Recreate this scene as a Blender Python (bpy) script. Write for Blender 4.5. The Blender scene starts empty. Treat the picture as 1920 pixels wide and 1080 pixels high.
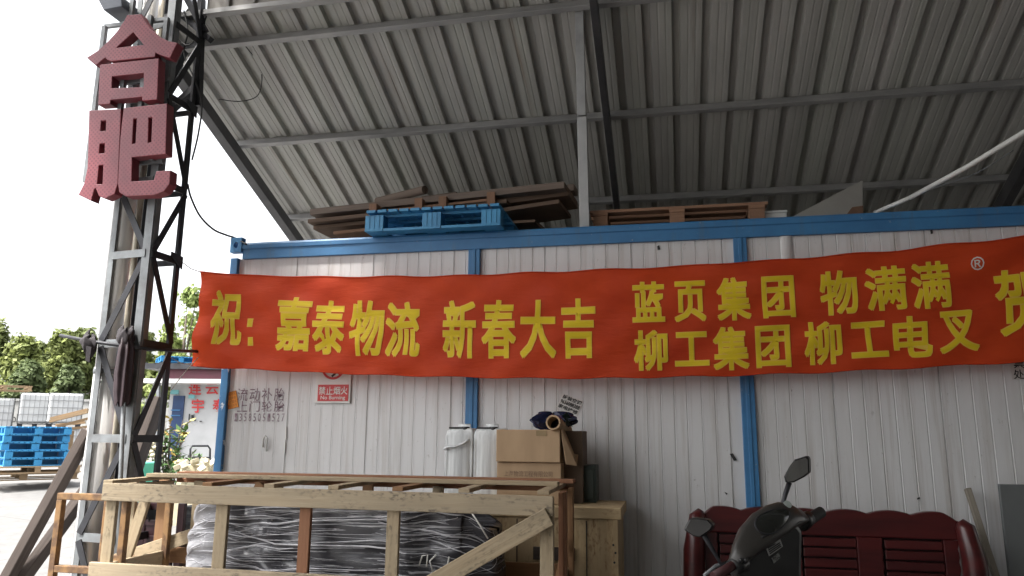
import bpy, math, random
from math import radians as RAD, sin, cos, pi
from mathutils import Vector as V, Matrix
random.seed(7)
S = bpy.context.scene
COL = S.collection

# ------------------------------------------------------------------ camera
F, W0, H0 = 1400.0, 1920.0, 1080.0
CAMP = V((0, 0, 1.5))
YAW, PITCH, ROLL = RAD(11.9), RAD(11.1), RAD(0.48)
RM = Matrix.Rotation(YAW, 3, 'Z') @ Matrix.Rotation(pi/2 + PITCH, 3, 'X') @ Matrix.Rotation(ROLL, 3, 'Z')
cd = bpy.data.cameras.new('camera'); cam = bpy.data.objects.new('camera', cd); COL.objects.link(cam)
cam.matrix_world = Matrix.Translation(CAMP) @ RM.to_4x4()
cd.sensor_width = 36; cd.lens = 36*F/W0; cd.clip_start = 0.05; cd.clip_end = 2000
S.camera = cam

# ------------------------------------------------------------------ world, sun, exposure
SUN_EL, SUN_AZ = RAD(60), RAD(-132)      # azimuth measured from +Y towards +X: light arrives from the left
w = bpy.data.worlds.new('World'); S.world = w; w.use_nodes = True
nt = w.node_tree; nt.nodes.clear()
sky = nt.nodes.new('ShaderNodeTexSky'); sky.sky_type = 'NISHITA'; sky.sun_disc = False
sky.sun_elevation = SUN_EL; sky.sun_rotation = SUN_AZ; sky.dust_density = 6; sky.air_density = 1.0; sky.ozone_density = 1
hs = nt.nodes.new('ShaderNodeHueSaturation'); hs.inputs['Saturation'].default_value = 0.14
bg = nt.nodes.new('ShaderNodeBackground'); bg.inputs['Strength'].default_value = 0.15
wo = nt.nodes.new('ShaderNodeOutputWorld')
nt.links.new(sky.outputs[0], hs.inputs['Color']); nt.links.new(hs.outputs[0], bg.inputs['Color']); nt.links.new(bg.outputs[0], wo.inputs['Surface'])
sl = bpy.data.lights.new('sun', 'SUN'); sl.energy = 2.8; sl.angle = RAD(8); sl.color = (1, .96, .9)
so = bpy.data.objects.new('sun', sl); COL.objects.link(so)
so.rotation_euler = (pi/2 - SUN_EL, 0, -SUN_AZ + pi); 
sd = V((sin(SUN_AZ)*cos(SUN_EL), cos(SUN_AZ)*cos(SUN_EL), sin(SUN_EL)))
so.rotation_euler = sd.to_track_quat('Z', 'Y').to_euler()
S.view_settings.view_transform = 'Standard'; S.view_settings.look = 'None'
S.view_settings.exposure = 1.92; S.view_settings.gamma = 1
S.render.engine = 'CYCLES'
try:
    S.cycles.use_denoising = True; S.cycles.max_bounces = 8; S.cycles.diffuse_bounces = 5
except Exception: pass

# ------------------------------------------------------------------ helpers: pixels of the photograph -> points
def ray(px, py): return RM @ V(((px-W0/2)/F, -(py-H0/2)/F, -1.0))
def U(px, py, Y):
    d = ray(px, py); return CAMP + d*(Y/d.y)
def UX(px, py, X):
    d = ray(px, py); return CAMP + d*(X/d.x)
def UZ(px, py, Z):
    d = ray(px, py); return CAMP + d*((Z-1.5)/d.z)
FWD = V((-sin(YAW), cos(YAW), 0)); RGT = V((cos(YAW), sin(YAW), 0))
def gz(x, y):                                # height of the yard, which rises gently away from the shed
    d = V((x, y, 0)).dot(FWD)
    if d < 8: return 0.0
    if d < 16: return 0.055*(d-8)
    return 0.44 + 0.009*(min(d, 60)-16)
def AD(px, py, d):                           # point seen at the pixel, d metres away along the view
    r = ray(px, py); return CAMP + r*(d/r.dot(FWD))
def GD(px, d):                               # ground point below a pixel column, d metres away
    p = AD(px, 810, d); p.z = gz(p.x, p.y); return p

# ------------------------------------------------------------------ helpers: meshes
ORG = {}
class MB:
    def __init__(s): s.v=[]; s.f=[]; s.uv=[]; s.sm=[]
    def add(s, vs, fs, uvs=None, smooth=False):
        b = len(s.v); s.v += [V(p) for p in vs]
        for i, f in enumerate(fs):
            s.f.append([b+k for k in f]); s.sm.append(smooth)
            s.uv.append(uvs[i] if uvs else [(0, 0)]*len(f))
        return s
    def beam(s, p, q, w, h, up=(0, 0, 1)):
        p, q = V(p), V(q); ax = (q-p); L = ax.length; ax.normalize(); up = V(up)
        if abs(ax.dot(up)) > .98: up = V((0, 1, 0))
        sd = ax.cross(up).normalized(); up = sd.cross(ax).normalized()
        a, b = sd*(w/2), up*(h/2)
        vs = [p-a-b, p+a-b, p+a+b, p-a+b, q-a-b, q+a-b, q+a+b, q-a+b]
        fs = [(0,1,2,3), (7,6,5,4), (0,4,5,1), (1,5,6,2), (2,6,7,3), (3,7,4,0)]
        o = random.random()*9; o2 = random.random()*9
        e = [(o,o2), (o+w,o2), (o+w,o2+h), (o,o2+h)]
        def sidef(k, wd): return [(o,o2+k), (o+L,o2+k), (o+L,o2+k+wd), (o,o2+k+wd)]
        s.add(vs, fs, [e, e, sidef(0,w), sidef(w,h), sidef(w+h,w), sidef(2*w+h,h)]); return s
    def box(s, c, sz, rz=0, rx=0, ry=0):
        c = V(c); M = Matrix.Rotation(rz,3,'Z') @ Matrix.Rotation(ry,3,'Y') @ Matrix.Rotation(rx,3,'X')
        k = max(range(3), key=lambda i: sz[i])
        ax = [V((1,0,0)), V((0,1,0)), V((0,0,1))]
        up = [V((0,0,1)), V((0,0,1)), V((0,1,0))][k]; dims = [(sz[1],sz[2]), (sz[0],sz[2]), (sz[0],sz[1])][k]
        h = M @ (ax[k]*sz[k]/2)
        return s.beam(c-h, c+h, dims[0], dims[1], M @ up)
    def bx(s, x0, x1, y0, y1, z0, z1): return s.box(((x0+x1)/2,(y0+y1)/2,(z0+z1)/2), (abs(x1-x0),abs(y1-y0),abs(z1-z0)))
    def tube(s, pts, r, n=8, cap=True, closed=False):
        pts = [V(p) for p in pts]; m = len(pts); rs = r if isinstance(r, (list, tuple)) else [r]*m
        vs = []; fs = []; u = None
        for i, p in enumerate(pts):
            t = (pts[min(i+1,m-1)]-pts[max(i-1,0)])
            t = t.normalized() if t.length > 1e-9 else V((0,0,1))
            if u is None: u = t.orthogonal().normalized()
            u = (u - t*u.dot(t)); u = u.normalized() if u.length > 1e-6 else t.orthogonal().normalized()
            b = t.cross(u)
            for k in range(n):
                a = 2*pi*k/n; vs.append(p + u*(rs[i]*cos(a)) + b*(rs[i]*sin(a)))
        for i in range(m-1):
            for k in range(n):
                fs.append((i*n+k, i*n+(k+1)%n, (i+1)*n+(k+1)%n, (i+1)*n+k))
        s.add(vs, fs, smooth=True)
        if cap:
            b = len(s.v) - m*n
            s.f.append([b+k for k in range(n)][::-1]); s.sm.append(False); s.uv.append([(0,0)]*n)
            s.f.append([b+(m-1)*n+k for k in range(n)]); s.sm.append(False); s.uv.append([(0,0)]*n)
        return s
    def prism(s, poly, d):
        poly = [V(p) for p in poly]; d = V(d); n = len(poly)
        nn = V((0,0,0))
        for i in range(n): nn += (poly[i]-poly[0]).cross(poly[(i+1)%n]-poly[0])
        if nn.dot(d) > 0: poly = poly[::-1]
        vs = poly + [p+d for p in poly]
        fs = [list(range(n)), list(range(2*n-1, n-1, -1))] + [(i, i+n, (i+1)%n+n, (i+1)%n) for i in range(n)]
        o = vs[0]
        s.add(vs, fs, [[((vs[k]-o).length, (vs[k]-o).z) for k in f] for f in fs]); return s
    def grid(s, fn, nu, nv, smooth=True):
        vs = [fn(i/nu, j/nv) for j in range(nv+1) for i in range(nu+1)]
        fs = []; uv = []
        for j in range(nv):
            for i in range(nu):
                a = j*(nu+1)+i; fs.append((a, a+1, a+nu+2, a+nu+1))
                uv.append([(i/nu,j/nv), ((i+1)/nu,j/nv), ((i+1)/nu,(j+1)/nv), (i/nu,(j+1)/nv)])
        s.add(vs, fs, uv, smooth); return s
    def build(s, name, m, parent=None, bevel=0, solid=0, sub=0):
        o = V(ORG.get(parent.name, (0,0,0))) if parent else V((0,0,0))
        me = bpy.data.meshes.new(name); me.from_pydata([tuple(p-o) for p in s.v], [], s.f)
        ul = me.uv_layers.new(name='UVMap'); k = 0
        for fu in s.uv:
            for c in fu: ul.data[k].uv = c; k += 1
        me.polygons.foreach_set('use_smooth', s.sm); me.update()
        me.materials.append(m)
        ob = bpy.data.objects.new(name, me); COL.objects.link(ob)
        if parent: ob.parent = parent; ORG[ob.name] = tuple(o)
        if solid:
            md = ob.modifiers.new('solid', 'SOLIDIFY'); md.thickness = solid; md.offset = 0
        if sub:
            md = ob.modifiers.new('sub', 'SUBSURF'); md.levels = sub; md.render_levels = sub
        if bevel:
            md = ob.modifiers.new('bevel', 'BEVEL'); md.width = bevel; md.segments = 2; md.limit_method = 'ANGLE'; md.angle_limit = RAD(40)
        return ob

def tag(o, label, cat, group=None, kind=None):
    if label: o['label'] = label
    if cat: o['category'] = cat
    if group: o['group'] = group
    if kind: o['kind'] = kind
    return o
def thing(name, label, cat, loc=(0,0,0), group=None):
    o = bpy.data.objects.new(name, None); COL.objects.link(o); o.location = loc; ORG[o.name] = tuple(loc)
    o.empty_display_size = .1
    return tag(o, label, cat, group)
def copy_thing(root, loc, rz, label, group=None):
    r = root.copy(); COL.objects.link(r); r.location = loc; r.rotation_euler = (0, 0, rz); r['label'] = label
    if group: r['group'] = group
    for ch in list(root.children):
        c = ch.copy(); COL.objects.link(c); c.parent = r
        for g in list(ch.children):
            d = g.copy(); COL.objects.link(d); d.parent = c
    return r

# ------------------------------------------------------------------ helpers: materials
def nodes(name):
    m = bpy.data.materials.new(name); m.use_nodes = True; t = m.node_tree
    return m, t, t.nodes['Principled BSDF'], t.nodes.new, t.links.new
def mixc(t, fac, a, b, mode='MIX'):
    n = t.nodes.new('ShaderNodeMix'); n.data_type = 'RGBA'; n.blend_type = mode
    for i, x in ((0, fac), (6, a), (7, b)):
        if hasattr(x, 'links') or isinstance(x, bpy.types.NodeSocket): t.links.new(x, n.inputs[i])
        elif i == 0: n.inputs[0].default_value = x
        else: n.inputs[i].default_value = (*x, 1) if len(x) == 3 else x
    return n.outputs[2]
def coords(t, kind='Object', scale=(1,1,1), rot=(0,0,0)):
    tc = t.nodes.new('ShaderNodeTexCoord'); mp = t.nodes.new('ShaderNodeMapping')
    mp.inputs['Scale'].default_value = scale; mp.inputs['Rotation'].default_value = rot
    t.links.new(tc.outputs[kind], mp.inputs['Vector']); return mp.outputs[0]
def noise(t, vec, scale, detail=4, rough=.55, lo=None, hi=None, dist=0):
    n = t.nodes.new('ShaderNodeTexNoise'); n.inputs['Scale'].default_value = scale; n.inputs['Detail'].default_value = detail
    n.inputs['Roughness'].default_value = rough; n.inputs['Distortion'].default_value = dist
    t.links.new(vec, n.inputs['Vector']); o = n.outputs['Fac']
    if lo is not None:
        r = t.nodes.new('ShaderNodeMapRange'); r.inputs[1].default_value = lo; r.inputs[2].default_value = hi
        t.links.new(o, r.inputs[0]); o = r.outputs[0]
    return o
def bump(t, b, h, strength=.3, dist=.01):
    n = t.nodes.new('ShaderNodeBump'); n.inputs['Strength'].default_value = strength; n.inputs['Distance'].default_value = dist
    t.links.new(h, n.inputs['Height']); t.links.new(n.outputs[0], b.inputs['Normal'])
def M(name, c, c2=None, scale=6, rough=.6, metal=0, lo=.35, hi=.7, stretch=(1,1,1), bmp=0, bscale=60, kind='Object', spec=.5, bdist=.004):
    m, t, b, new, link = nodes(name)
    b.inputs['Roughness'].default_value = rough; b.inputs['Metallic'].default_value = metal; b.inputs['Specular IOR Level'].default_value = spec
    if c2 is None: c2 = tuple(x*.72 for x in c)
    f = noise(t, coords(t, kind, stretch), scale, 6, .6, lo, hi)
    link(mixc(t, f, c, c2), b.inputs['Base Color'])
    if bmp: bump(t, b, noise(t, coords(t, kind, stretch), bscale, 4), bmp, bdist)
    return m
def wood(name, c1, c2, stain=None):
    m, t, b, new, link = nodes(name); b.inputs['Roughness'].default_value = .8; b.inputs['Specular IOR Level'].default_value = .25
    v = coords(t, 'UV', (3, 60, 1)); g = noise(t, v, 1, 5, .6, .3, .7, .6)
    big = noise(t, coords(t, 'UV', (2.2, 6, 1)), 1, 3, .5, .35, .7)
    c = mixc(t, g, c1, c2); c = mixc(t, big, c, tuple(x*.72 for x in c1))
    if stain:
        st = noise(t, coords(t, 'UV', (34, 62, 1)), 1, 3, .5, .48, .66)
        st2 = noise(t, coords(t, 'UV', (3.2, 12, 1)), 1, 3, .6, .45, .64)
        mm = t.nodes.new('ShaderNodeMath'); mm.operation = 'MULTIPLY'; link(st, mm.inputs[0]); link(st2, mm.inputs[1])
        c = mixc(t, mm.outputs[0], c, stain)
    link(c, b.inputs['Base Color']); bump(t, b, g, .35, .003); return m

m_pine = wood('pine', (.42,.34,.23), (.32,.245,.155), (.16,.13,.09))
m_pine_stained = wood('stained_pine', (.43,.355,.25), (.34,.265,.175), (.12,.10,.08))
m_pine2 = wood('pine_brown', (.29,.165,.085), (.19,.10,.05))
m_red_wood = wood('reddish_pine', (.30,.15,.085), (.20,.09,.05))
m_ply = wood('plywood', (.56,.43,.26), (.45,.33,.18), (.25,.15,.08))
m_oldwood = wood('old_wood', (.20,.135,.095), (.10,.065,.05))
m_greywood = wood('grey_wood', (.24,.185,.15), (.13,.10,.085))
m_palletwood = wood('pallet_wood', (.33,.19,.12), (.21,.115,.075))
m_yardwood = wood('yard_wood', (.36,.26,.16), (.25,.17,.10))
m_darkwood = wood('dark_timber', (.10,.08,.07), (.05,.04,.036))
m_maroon = M('maroon_lacquer', (.075,.011,.011), (.04,.007,.008), 3, .28, stretch=(.6,3,6))
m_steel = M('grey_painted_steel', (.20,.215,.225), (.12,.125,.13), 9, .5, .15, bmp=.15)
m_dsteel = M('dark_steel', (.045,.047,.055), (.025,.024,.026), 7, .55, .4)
m_pipe = M('galvanised_pipe', (.74,.735,.73), (.58,.57,.56), 4, .30, .45, stretch=(2,2,.5))
m_bpipe = M('beige_pipe', (.42,.38,.30), (.30,.26,.20), 7, .5)
m_rust = M('rusty_yellow_paint', (.24,.135,.055), (.11,.06,.032), 14, .7, .1, .42, .6, bmp=.2)
m_blue = M('blue_paint', (.045,.20,.42), (.03,.13,.30), 5, .42, 0, .4, .75, bmp=.12, bscale=35)
def chipped_blue():
    m, t, b, new, link = nodes('chipped_blue_paint'); b.inputs['Roughness'].default_value = .48
    n = noise(t, coords(t,'Object',(.7,1,1)), 4, 6, .65, .35, .7); c = mixc(t, n, (.050,.195,.40), (.034,.135,.30))
    d = noise(t, coords(t,'Object',(6,1,.7)), 2.5, 5, .7, .55, .75); c = mixc(t, d, c, (.075,.15,.235))
    f = noise(t, coords(t,'Object',(1,1,1)), 21, 5, .75, .665, .69); c = mixc(t, f, c, (.30,.33,.36))
    g2 = noise(t, coords(t,'Object',(1.5,1,1)), 12, 6, .8, .67, .70); c = mixc(t, g2, c, (.10,.055,.03))
    link(c, b.inputs['Base Color']); bump(t, b, noise(t, coords(t,'Object'), 30, 4), .25, .004); return m
m_blue = chipped_blue()
m_bplast = M('blue_plastic', (.05,.27,.50), (.035,.18,.36), 8, .45)
m_bplast2 = M('bright_blue_plastic', (.035,.26,.50), (.025,.20,.42), 4, .45)
m_dblue = M('navy_paint', (.015,.045,.13), None, 4, .5)
m_white = M('white_paint', (.72,.72,.70), (.58,.58,.56), 5, .5)
m_black = M('black_plastic', (.018,.018,.019), (.010,.010,.011), 12, .38)
m_rubber = M('rubber', (.015,.015,.015), None, 20, .75)
m_cable = M('cable_sheath', (.02,.02,.022), None, 5, .6)
m_card = M('cardboard', (.44,.305,.185), (.36,.245,.145), 3, .85, stretch=(3,3,.7), bmp=.12, bscale=90)
m_can = M('milky_plastic', (.66,.68,.68), (.40,.41,.42), 9, .5, stretch=(2.5,2.5,.35), bmp=.3, bscale=12, bdist=.012)
m_bag = M('dark_blue_film', (.012,.016,.06), (.008,.01,.02), 9, .25)
m_paper = M('white_paper', (.66,.65,.62), (.52,.51,.49), 5, .7)
m_ink = M('black_ink', (.03,.03,.03), None, 9, .7)
m_red = M('red_paint', (.55,.022,.025), (.45,.03,.03), 6, .5)
m_white_ink = M('white_ink', (.78,.76,.72), None, 9, .6)
m_faint = M('faded_purple_ink', (.20,.13,.16), (.45,.42,.44), 30, .8, lo=.45, hi=.66)
m_orange = M('orange_sticker', (.80,.36,.05), (.70,.27,.04), 30, .6)
m_oink = M('dark_red_ink', (.22,.035,.02), (.5,.12,.02), 60, .7)
m_roofp = M('purlin_galvanised', (.38,.375,.37), (.25,.25,.25), 5, .5, .3, stretch=(.5,2,2))
m_rafter = M('dark_rafter_paint', (.085,.084,.088), (.05,.05,.055), 5, .5, .2)
m_chrome = M('mirror_glass', (.42,.42,.42), (.38,.38,.38), 3, .03, 1)
m_teal = M('teal_plastic', (.10,.48,.36), None, 5, .45)
m_cream = M('cream_petals', (.48,.44,.32), (.34,.29,.19), 6, .7)
m_leaf = M('shrub_leaf', (.075,.15,.035), (.035,.075,.022), 5, .5, lo=.35, hi=.65)
m_ywleaf = M('young_leaf', (.22,.26,.05), (.30,.13,.04), 4, .5)
m_bark = M('bark', (.10,.08,.06), (.06,.045,.035), 9, .9, bmp=.3)
m_badge = M('white_print', (.75,.68,.60), None, 5, .6)
m_floor = M('stained_floor', (.14,.135,.128), (.085,.08,.076), 1.2, .8, bmp=.2)
m_concrete_wall = M('concrete_wall', (.30,.30,.29), (.20,.20,.195), 1.2, .85)
m_cloth = M('dark_cloth', (.03,.026,.03), (.06,.05,.055), 18, .85, bmp=.3, bscale=30)
m_maroon_cloth = M('maroon_cloth', (.028,.018,.022), (.045,.026,.032), 10, .6)
m_greypanel = M('grey_board', (.135,.145,.145), (.105,.112,.113), 2, .6)
m_greysheet = M('grey_sheet', (.36,.35,.325), (.29,.28,.26), 2, .6)
m_shed_roof = M('maroon_fascia', (.13,.03,.05), (.10,.03,.04), 3, .5)
m_yard_white = M('milky_tank', (.60,.615,.62), (.50,.515,.53), 2, .4)
m_wire = M('cage_wire', (.32,.33,.34), None, 4, .4, .6)
m_doorbrown = M('dark_brown_varnish', (.055,.024,.030), (.035,.016,.02), 4, .4)
m_sign = None
def sign_mat():
    m, t, b, new, link = nodes('red_sign_letter'); b.inputs['Roughness'].default_value = .55
    vo = new('ShaderNodeTexVoronoi'); vo.voronoi_dimensions = '2D'; vo.inputs['Scale'].default_value = 1; vo.inputs['Randomness'].default_value = .06
    sp = new('ShaderNodeSeparateXYZ'); cb = new('ShaderNodeCombineXYZ'); tc = new('ShaderNodeTexCoord')
    link(tc.outputs['Object'], sp.inputs[0]); link(sp.outputs[0], cb.inputs[0]); link(sp.outputs[2], cb.inputs[1])
    mp = new('ShaderNodeMapping'); mp.inputs['Scale'].default_value = (46,46,1); mp.inputs['Rotation'].default_value = (0,0,RAD(45))
    link(cb.outputs[0], mp.inputs[0]); link(mp.outputs[0], vo.inputs['Vector'])
    mr = new('ShaderNodeMapRange'); mr.inputs[1].default_value = .24; mr.inputs[2].default_value = .34; link(vo.outputs['Distance'], mr.inputs[0])
    ge = new('ShaderNodeNewGeometry'); sn = new('ShaderNodeSeparateXYZ'); link(ge.outputs['Normal'], sn.inputs[0])
    ab = new('ShaderNodeMath'); ab.operation = 'LESS_THAN'; ab.inputs[1].default_value = -.8; link(sn.outputs[1], ab.inputs[0])
    iv = new('ShaderNodeMath'); iv.operation = 'SUBTRACT'; iv.inputs[0].default_value = 1; link(mr.outputs[0], iv.inputs[1])
    mu = new('ShaderNodeMath'); mu.operation = 'MULTIPLY'; link(iv.outputs[0], mu.inputs[0]); link(ab.outputs[0], mu.inputs[1])
    n = noise(t, coords(t,'Object'), 5, 5, .6, .35, .7)
    c = mixc(t, n, (.235,.040,.055), (.15,.030,.042)); link(mixc(t, mu.outputs[0], c, (.13,.016,.03)), b.inputs['Base Color'])
    return m
m_sign = sign_mat()
def roof_mat():
    m, t, b, new, link = nodes('corrugated_sheet'); b.inputs['Roughness'].default_value = .55; b.inputs['Metallic'].default_value = 0
    a = noise(t, coords(t,'Object',(5.2,.05,.05)), 1, 2, .5, .3, .7)
    d = noise(t, coords(t,'Object',(9,.6,.6)), 1, 6, .65, .35, .75)
    c = mixc(t, a, (.52,.505,.485), (.455,.465,.42)); c = mixc(t, d, c, (.33,.32,.305)); st = noise(t, coords(t,'Object',(11,.35,.35)), 1, 5, .7, .60, .80); c = mixc(t, st, c, (.20,.15,.11)); link(c, b.inputs['Base Color'])
    bump(t, b, noise(t, coords(t,'Object',(3,1,1)), 3, 3), .1, .01); return m
m_roof = roof_mat()
m_fascia = M('fascia_sheet', (.20,.185,.165), (.155,.145,.135), 3, .55, stretch=(4,1,.4))
def panel_mat():
    m, t, b, new, link = nodes('cabin_panel'); b.inputs['Roughness'].default_value = .45
    a = noise(t, coords(t,'Object',(3,1,.35)), 2, 6, .65, .42, .75)
    s = noise(t, coords(t,'Object',(14,1,.5)), 1, 5, .7, .52, .74)
    f = noise(t, coords(t,'Object',(1.6,1,.8)), 17, 6, .85, .62, .72)
    c = mixc(t, a, (.66,.66,.665), (.57,.565,.56)); c = mixc(t, s, c, (.47,.445,.42))
    mm = new('ShaderNodeMath'); mm.operation = 'MULTIPLY'; mm.inputs[1].default_value = .85; link(f, mm.inputs[0])
    c = mixc(t, mm.outputs[0], c, (.25,.23,.21)); link(c, b.inputs['Base Color'])
    bump(t, b, noise(t, coords(t,'Object',(1,1,.4)), 4, 3), .12, .01); return m
m_panel = panel_mat()
def corner_mat():
    m, t, b, new, link = nodes('flaking_blue_paint'); b.inputs['Roughness'].default_value = .5
    f = noise(t, coords(t,'Object',(1,1,.7)), 9, 5, .6, .60, .63)
    n = noise(t, coords(t,'Object'), 5, 5, .6, .4, .7)
    link(mixc(t, f, mixc(t, n, (.05,.19,.38), (.035,.12,.27)), (.66,.68,.70)), b.inputs['Base Color']); return m
m_corner = corner_mat()
def cloth_mat(name, c, c2, tr):
    m, t, b, new, link = nodes(name); b.inputs['Roughness'].default_value = .62; b.inputs['Specular IOR Level'].default_value = .3
    n = noise(t, coords(t,'Object',(1,1,1)), 3, 4, .6, .35, .7)
    cc = mixc(t, n, c, c2); link(cc, b.inputs['Base Color'])
    wv = noise(t, coords(t,'Object',(90,90,9), (0,.6,0)), 1, 3)
    bump(t, b, noise(t, coords(t,'Object',(2.2,2,9),(0,.55,0)), 1.6, 5, .6), .55, .02)
    tl = new('ShaderNodeBsdfTranslucent'); link(cc, tl.inputs['Color'])
    mx = new('ShaderNodeMixShader'); mx.inputs[0].default_value = tr
    link(b.outputs[0], mx.inputs[1]); link(tl.outputs[0], mx.inputs[2]); link(mx.outputs[0], t.nodes['Material Output'].inputs['Surface'])
    return m
m_banner = cloth_mat('red_banner_cloth', (.66,.070,.014), (.55,.050,.012), .33)
m_letter = cloth_mat('yellow_letter_print', (.80,.59,.02), (.70,.51,.02), .15)
m_letter2 = cloth_mat('letter_outline_print', (.80,.55,.075), (.70,.48,.07), .15)
def film_mat():
    m, t, b, new, link = nodes('stretch_film'); b.inputs['Roughness'].default_value = .25
    def streak(rot, sc, lo, hi, sq=34): return noise(t, coords(t,'Object',(1.0,1.0,sq),(0,RAD(rot),0)), sc, 8, .72, lo, hi, .5)
    def op(k, a, c):
        n = new('ShaderNodeMath'); n.operation = k
        for i, x in enumerate((a, c)):
            if isinstance(x, (int, float)): n.inputs[i].default_value = x
            else: link(x, n.inputs[i])
        return n.outputs[0]
    st = op('MAXIMUM', streak(-7, 1.2, .56, .62, 40), op('MAXIMUM', streak(13, 1.3, .60, .65, 36), streak(-3, 1.6, .61, .66, 30)))
    sx = new('ShaderNodeSeparateXYZ'); tc = new('ShaderNodeTexCoord'); link(tc.outputs['Generated'], sx.inputs[0])
    def ramp(o, a, c, d=0, e=1):
        r = new('ShaderNodeMapRange'); r.inputs[1].default_value = a; r.inputs[2].default_value = c; r.inputs[3].default_value = d; r.inputs[4].default_value = e; link(o, r.inputs[0]); return r.outputs[0]
    wob = op('ADD', sx.outputs[0], op('MULTIPLY', op('SUBTRACT', noise(t, coords(t,'Object'), 2.5, 3), .5), .35))
    milky = ramp(wob, .20, .05)                    # layers of film overlap at the left end
    clear = ramp(wob, .95, .62)
    top_ = ramp(sx.outputs[2], .55, .95)
    base = mixc(t, milky, (.030,.030,.036), (.52,.515,.54))
    base = mixc(t, op('MULTIPLY', top_, .12), base, (.30,.29,.31))
    amt = op('MULTIPLY', st, ramp(clear, 0, 1, .18, 1))
    link(mixc(t, amt, base, (.74,.735,.76)), b.inputs['Base Color'])
    bump(t, b, st, .5, .010); return m
m_film = film_mat()
def ground_mat():
    m, t, b, new, link = nodes('yard_concrete'); b.inputs['Roughness'].default_value = .85
    a = noise(t, coords(t,'Object'), .5, 8, .65, .35, .7); d = noise(t, coords(t,'Object'), 5, 6, .7, .45, .75)
    c = mixc(t, a, (.145,.142,.138), (.108,.106,.103)); c = mixc(t, d, c, (.088,.086,.084))
    br = new('ShaderNodeTexBrick'); br.offset = .0; br.inputs['Scale'].default_value = .22; br.inputs['Mortar Size'].default_value = .004
    br.inputs['Brick Width'].default_value = 1; br.inputs['Row Height'].default_value = .8
    link(coords(t,'Object',(1,1,1),(0,0,RAD(14))), br.inputs['Vector'])
    c = mixc(t, br.outputs['Fac'], c, (.09,.088,.085)); link(c, b.inputs['Base Color'])
    bump(t, b, noise(t, coords(t,'Object'), 30, 4), .2, .01); return m
m_ground = ground_mat()
def leaf_mat(name, c, c2):
    m, t, b, new, link = nodes(name); b.inputs['Roughness'].default_value = .6; b.inputs['Specular IOR Level'].default_value = .2
    n = noise(t, coords(t,'Object'), .55, 3, .6, .35, .65); n2 = noise(t, coords(t,'Object'), 4, 2, .5, .3, .7)
    cc = mixc(t, n2, mixc(t, n, c, c2), tuple(x*.6 for x in c2)); link(cc, b.inputs['Base Color'])
    tl = new('ShaderNodeBsdfTranslucent'); link(cc, tl.inputs['Color']); mx = new('ShaderNodeMixShader'); mx.inputs[0].default_value = .3
    link(b.outputs[0], mx.inputs[1]); link(tl.outputs[0], mx.inputs[2]); link(mx.outputs[0], t.nodes['Material Output'].inputs['Surface'])
    return m
m_leafA = leaf_mat('tree_leaf', (.24,.275,.095), (.17,.205,.075))
m_leafB = leaf_mat('tree_leaf_dark', (.17,.21,.09), (.12,.16,.07))
m_leafC = leaf_mat('tree_leaf_light', (.28,.31,.10), (.20,.24,.08))

m_leafD = leaf_mat('tree_leaf_bright', (.30,.36,.11), (.22,.29,.09))
# ------------------------------------------------------------------ helpers: writing
def glyph(body, off=.016, res=3):
    c = bpy.data.curves.new('writing', 'FONT'); c.body = body; c.size = 1; c.offset = off; c.resolution_u = res
    o = bpy.data.objects.new('writing', c); COL.objects.link(o)
    dg = bpy.context.evaluated_depsgraph_get(); ev = o.evaluated_get(dg)
    me = bpy.data.meshes.new_from_object(ev)
    vs = [v.co.copy() for v in me.vertices]; fs = [list(p.vertices) for p in me.polygons]
    bpy.data.objects.remove(o); bpy.data.curves.remove(c); bpy.data.meshes.remove(me)
    x0 = min(v.x for v in vs); x1 = max(v.x for v in vs); y0 = min(v.y for v in vs); y1 = max(v.y for v in vs)
    return [((v.x-x0)/(x1-x0), (v.y-y0)/(y1-y0)) for v in vs], fs
def write_rect(mb, body, p00, p10, p01, nrm, off=.01, lift=.003, spread=None):
    """flat writing in the parallelogram p00 (bottom left), p10 (bottom right), p01 (top left)"""
    p00, p10, p01, nrm = V(p00), V(p10), V(p01), V(nrm)
    if spread:                     # characters set one by one over equal cells
        n = len(body)
        for i, ch in enumerate(body):
            a = p00 + (p10-p00)*((i+(1-spread)/2)/n); b = p00 + (p10-p00)*((i+(1+spread)/2)/n)
            if ch != ' ': write_rect(mb, ch, a, b, a+(p01-p00), nrm, off, lift)
        return
    g, fs = glyph(body, off)
    mb.add([p00 + (p10-p00)*u + (p01-p00)*v + nrm*lift for u, v in g], fs)
def write_px(mb, body, x0, y0, x1, y1, Y, off=.01, lift=.004, spread=None):
    a = U(x0, y1, Y); b = U(x1, y1, Y); c = U(x0, y0, Y)
    b.z = a.z; c.x = a.x
    write_rect(mb, body, a, b, c, (0,-1,0), off, lift, spread)

# ================================================================== SETTING: ground
g = MB(); ds = [-40,-20,-8,0,4,8,9,10,11,12,13,14,15,16,18,22,28,36,45,60,120,400,900]; ls = [-900,-300,-100,-50,-30,-20,-14,-10,-7,-4,-2,0,2,4,7,12,20,40,100,400,900]
gv = []
for d in ds:
    for l in ls:
        p = FWD*d + RGT*l; gv.append((p.x, p.y, gz(p.x, p.y)))
n = len(ls)
g.add(gv, [(j*n+i, j*n+i+1, (j+1)*n+i+1, (j+1)*n+i) for j in range(len(ds)-1) for i in range(n-1)])
tag(g.build('ground', m_ground), 'pale concrete yard with dark slab joints rising gently away', 'ground', kind='structure')

fl_ = MB()  # unseen floor sheet, added dark so less light bounces onto the roof
nx = 24
def fl_pt(u, t): return V((-2.9+14.0*u, -11+18.5*t, .006))
fl_.grid(fl_pt, 20, 20, False)
tag(fl_.build('floor', m_floor), 'dark stained concrete floor under the shed, out of view, added to cut bounced light', 'floor', kind='structure')
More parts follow.
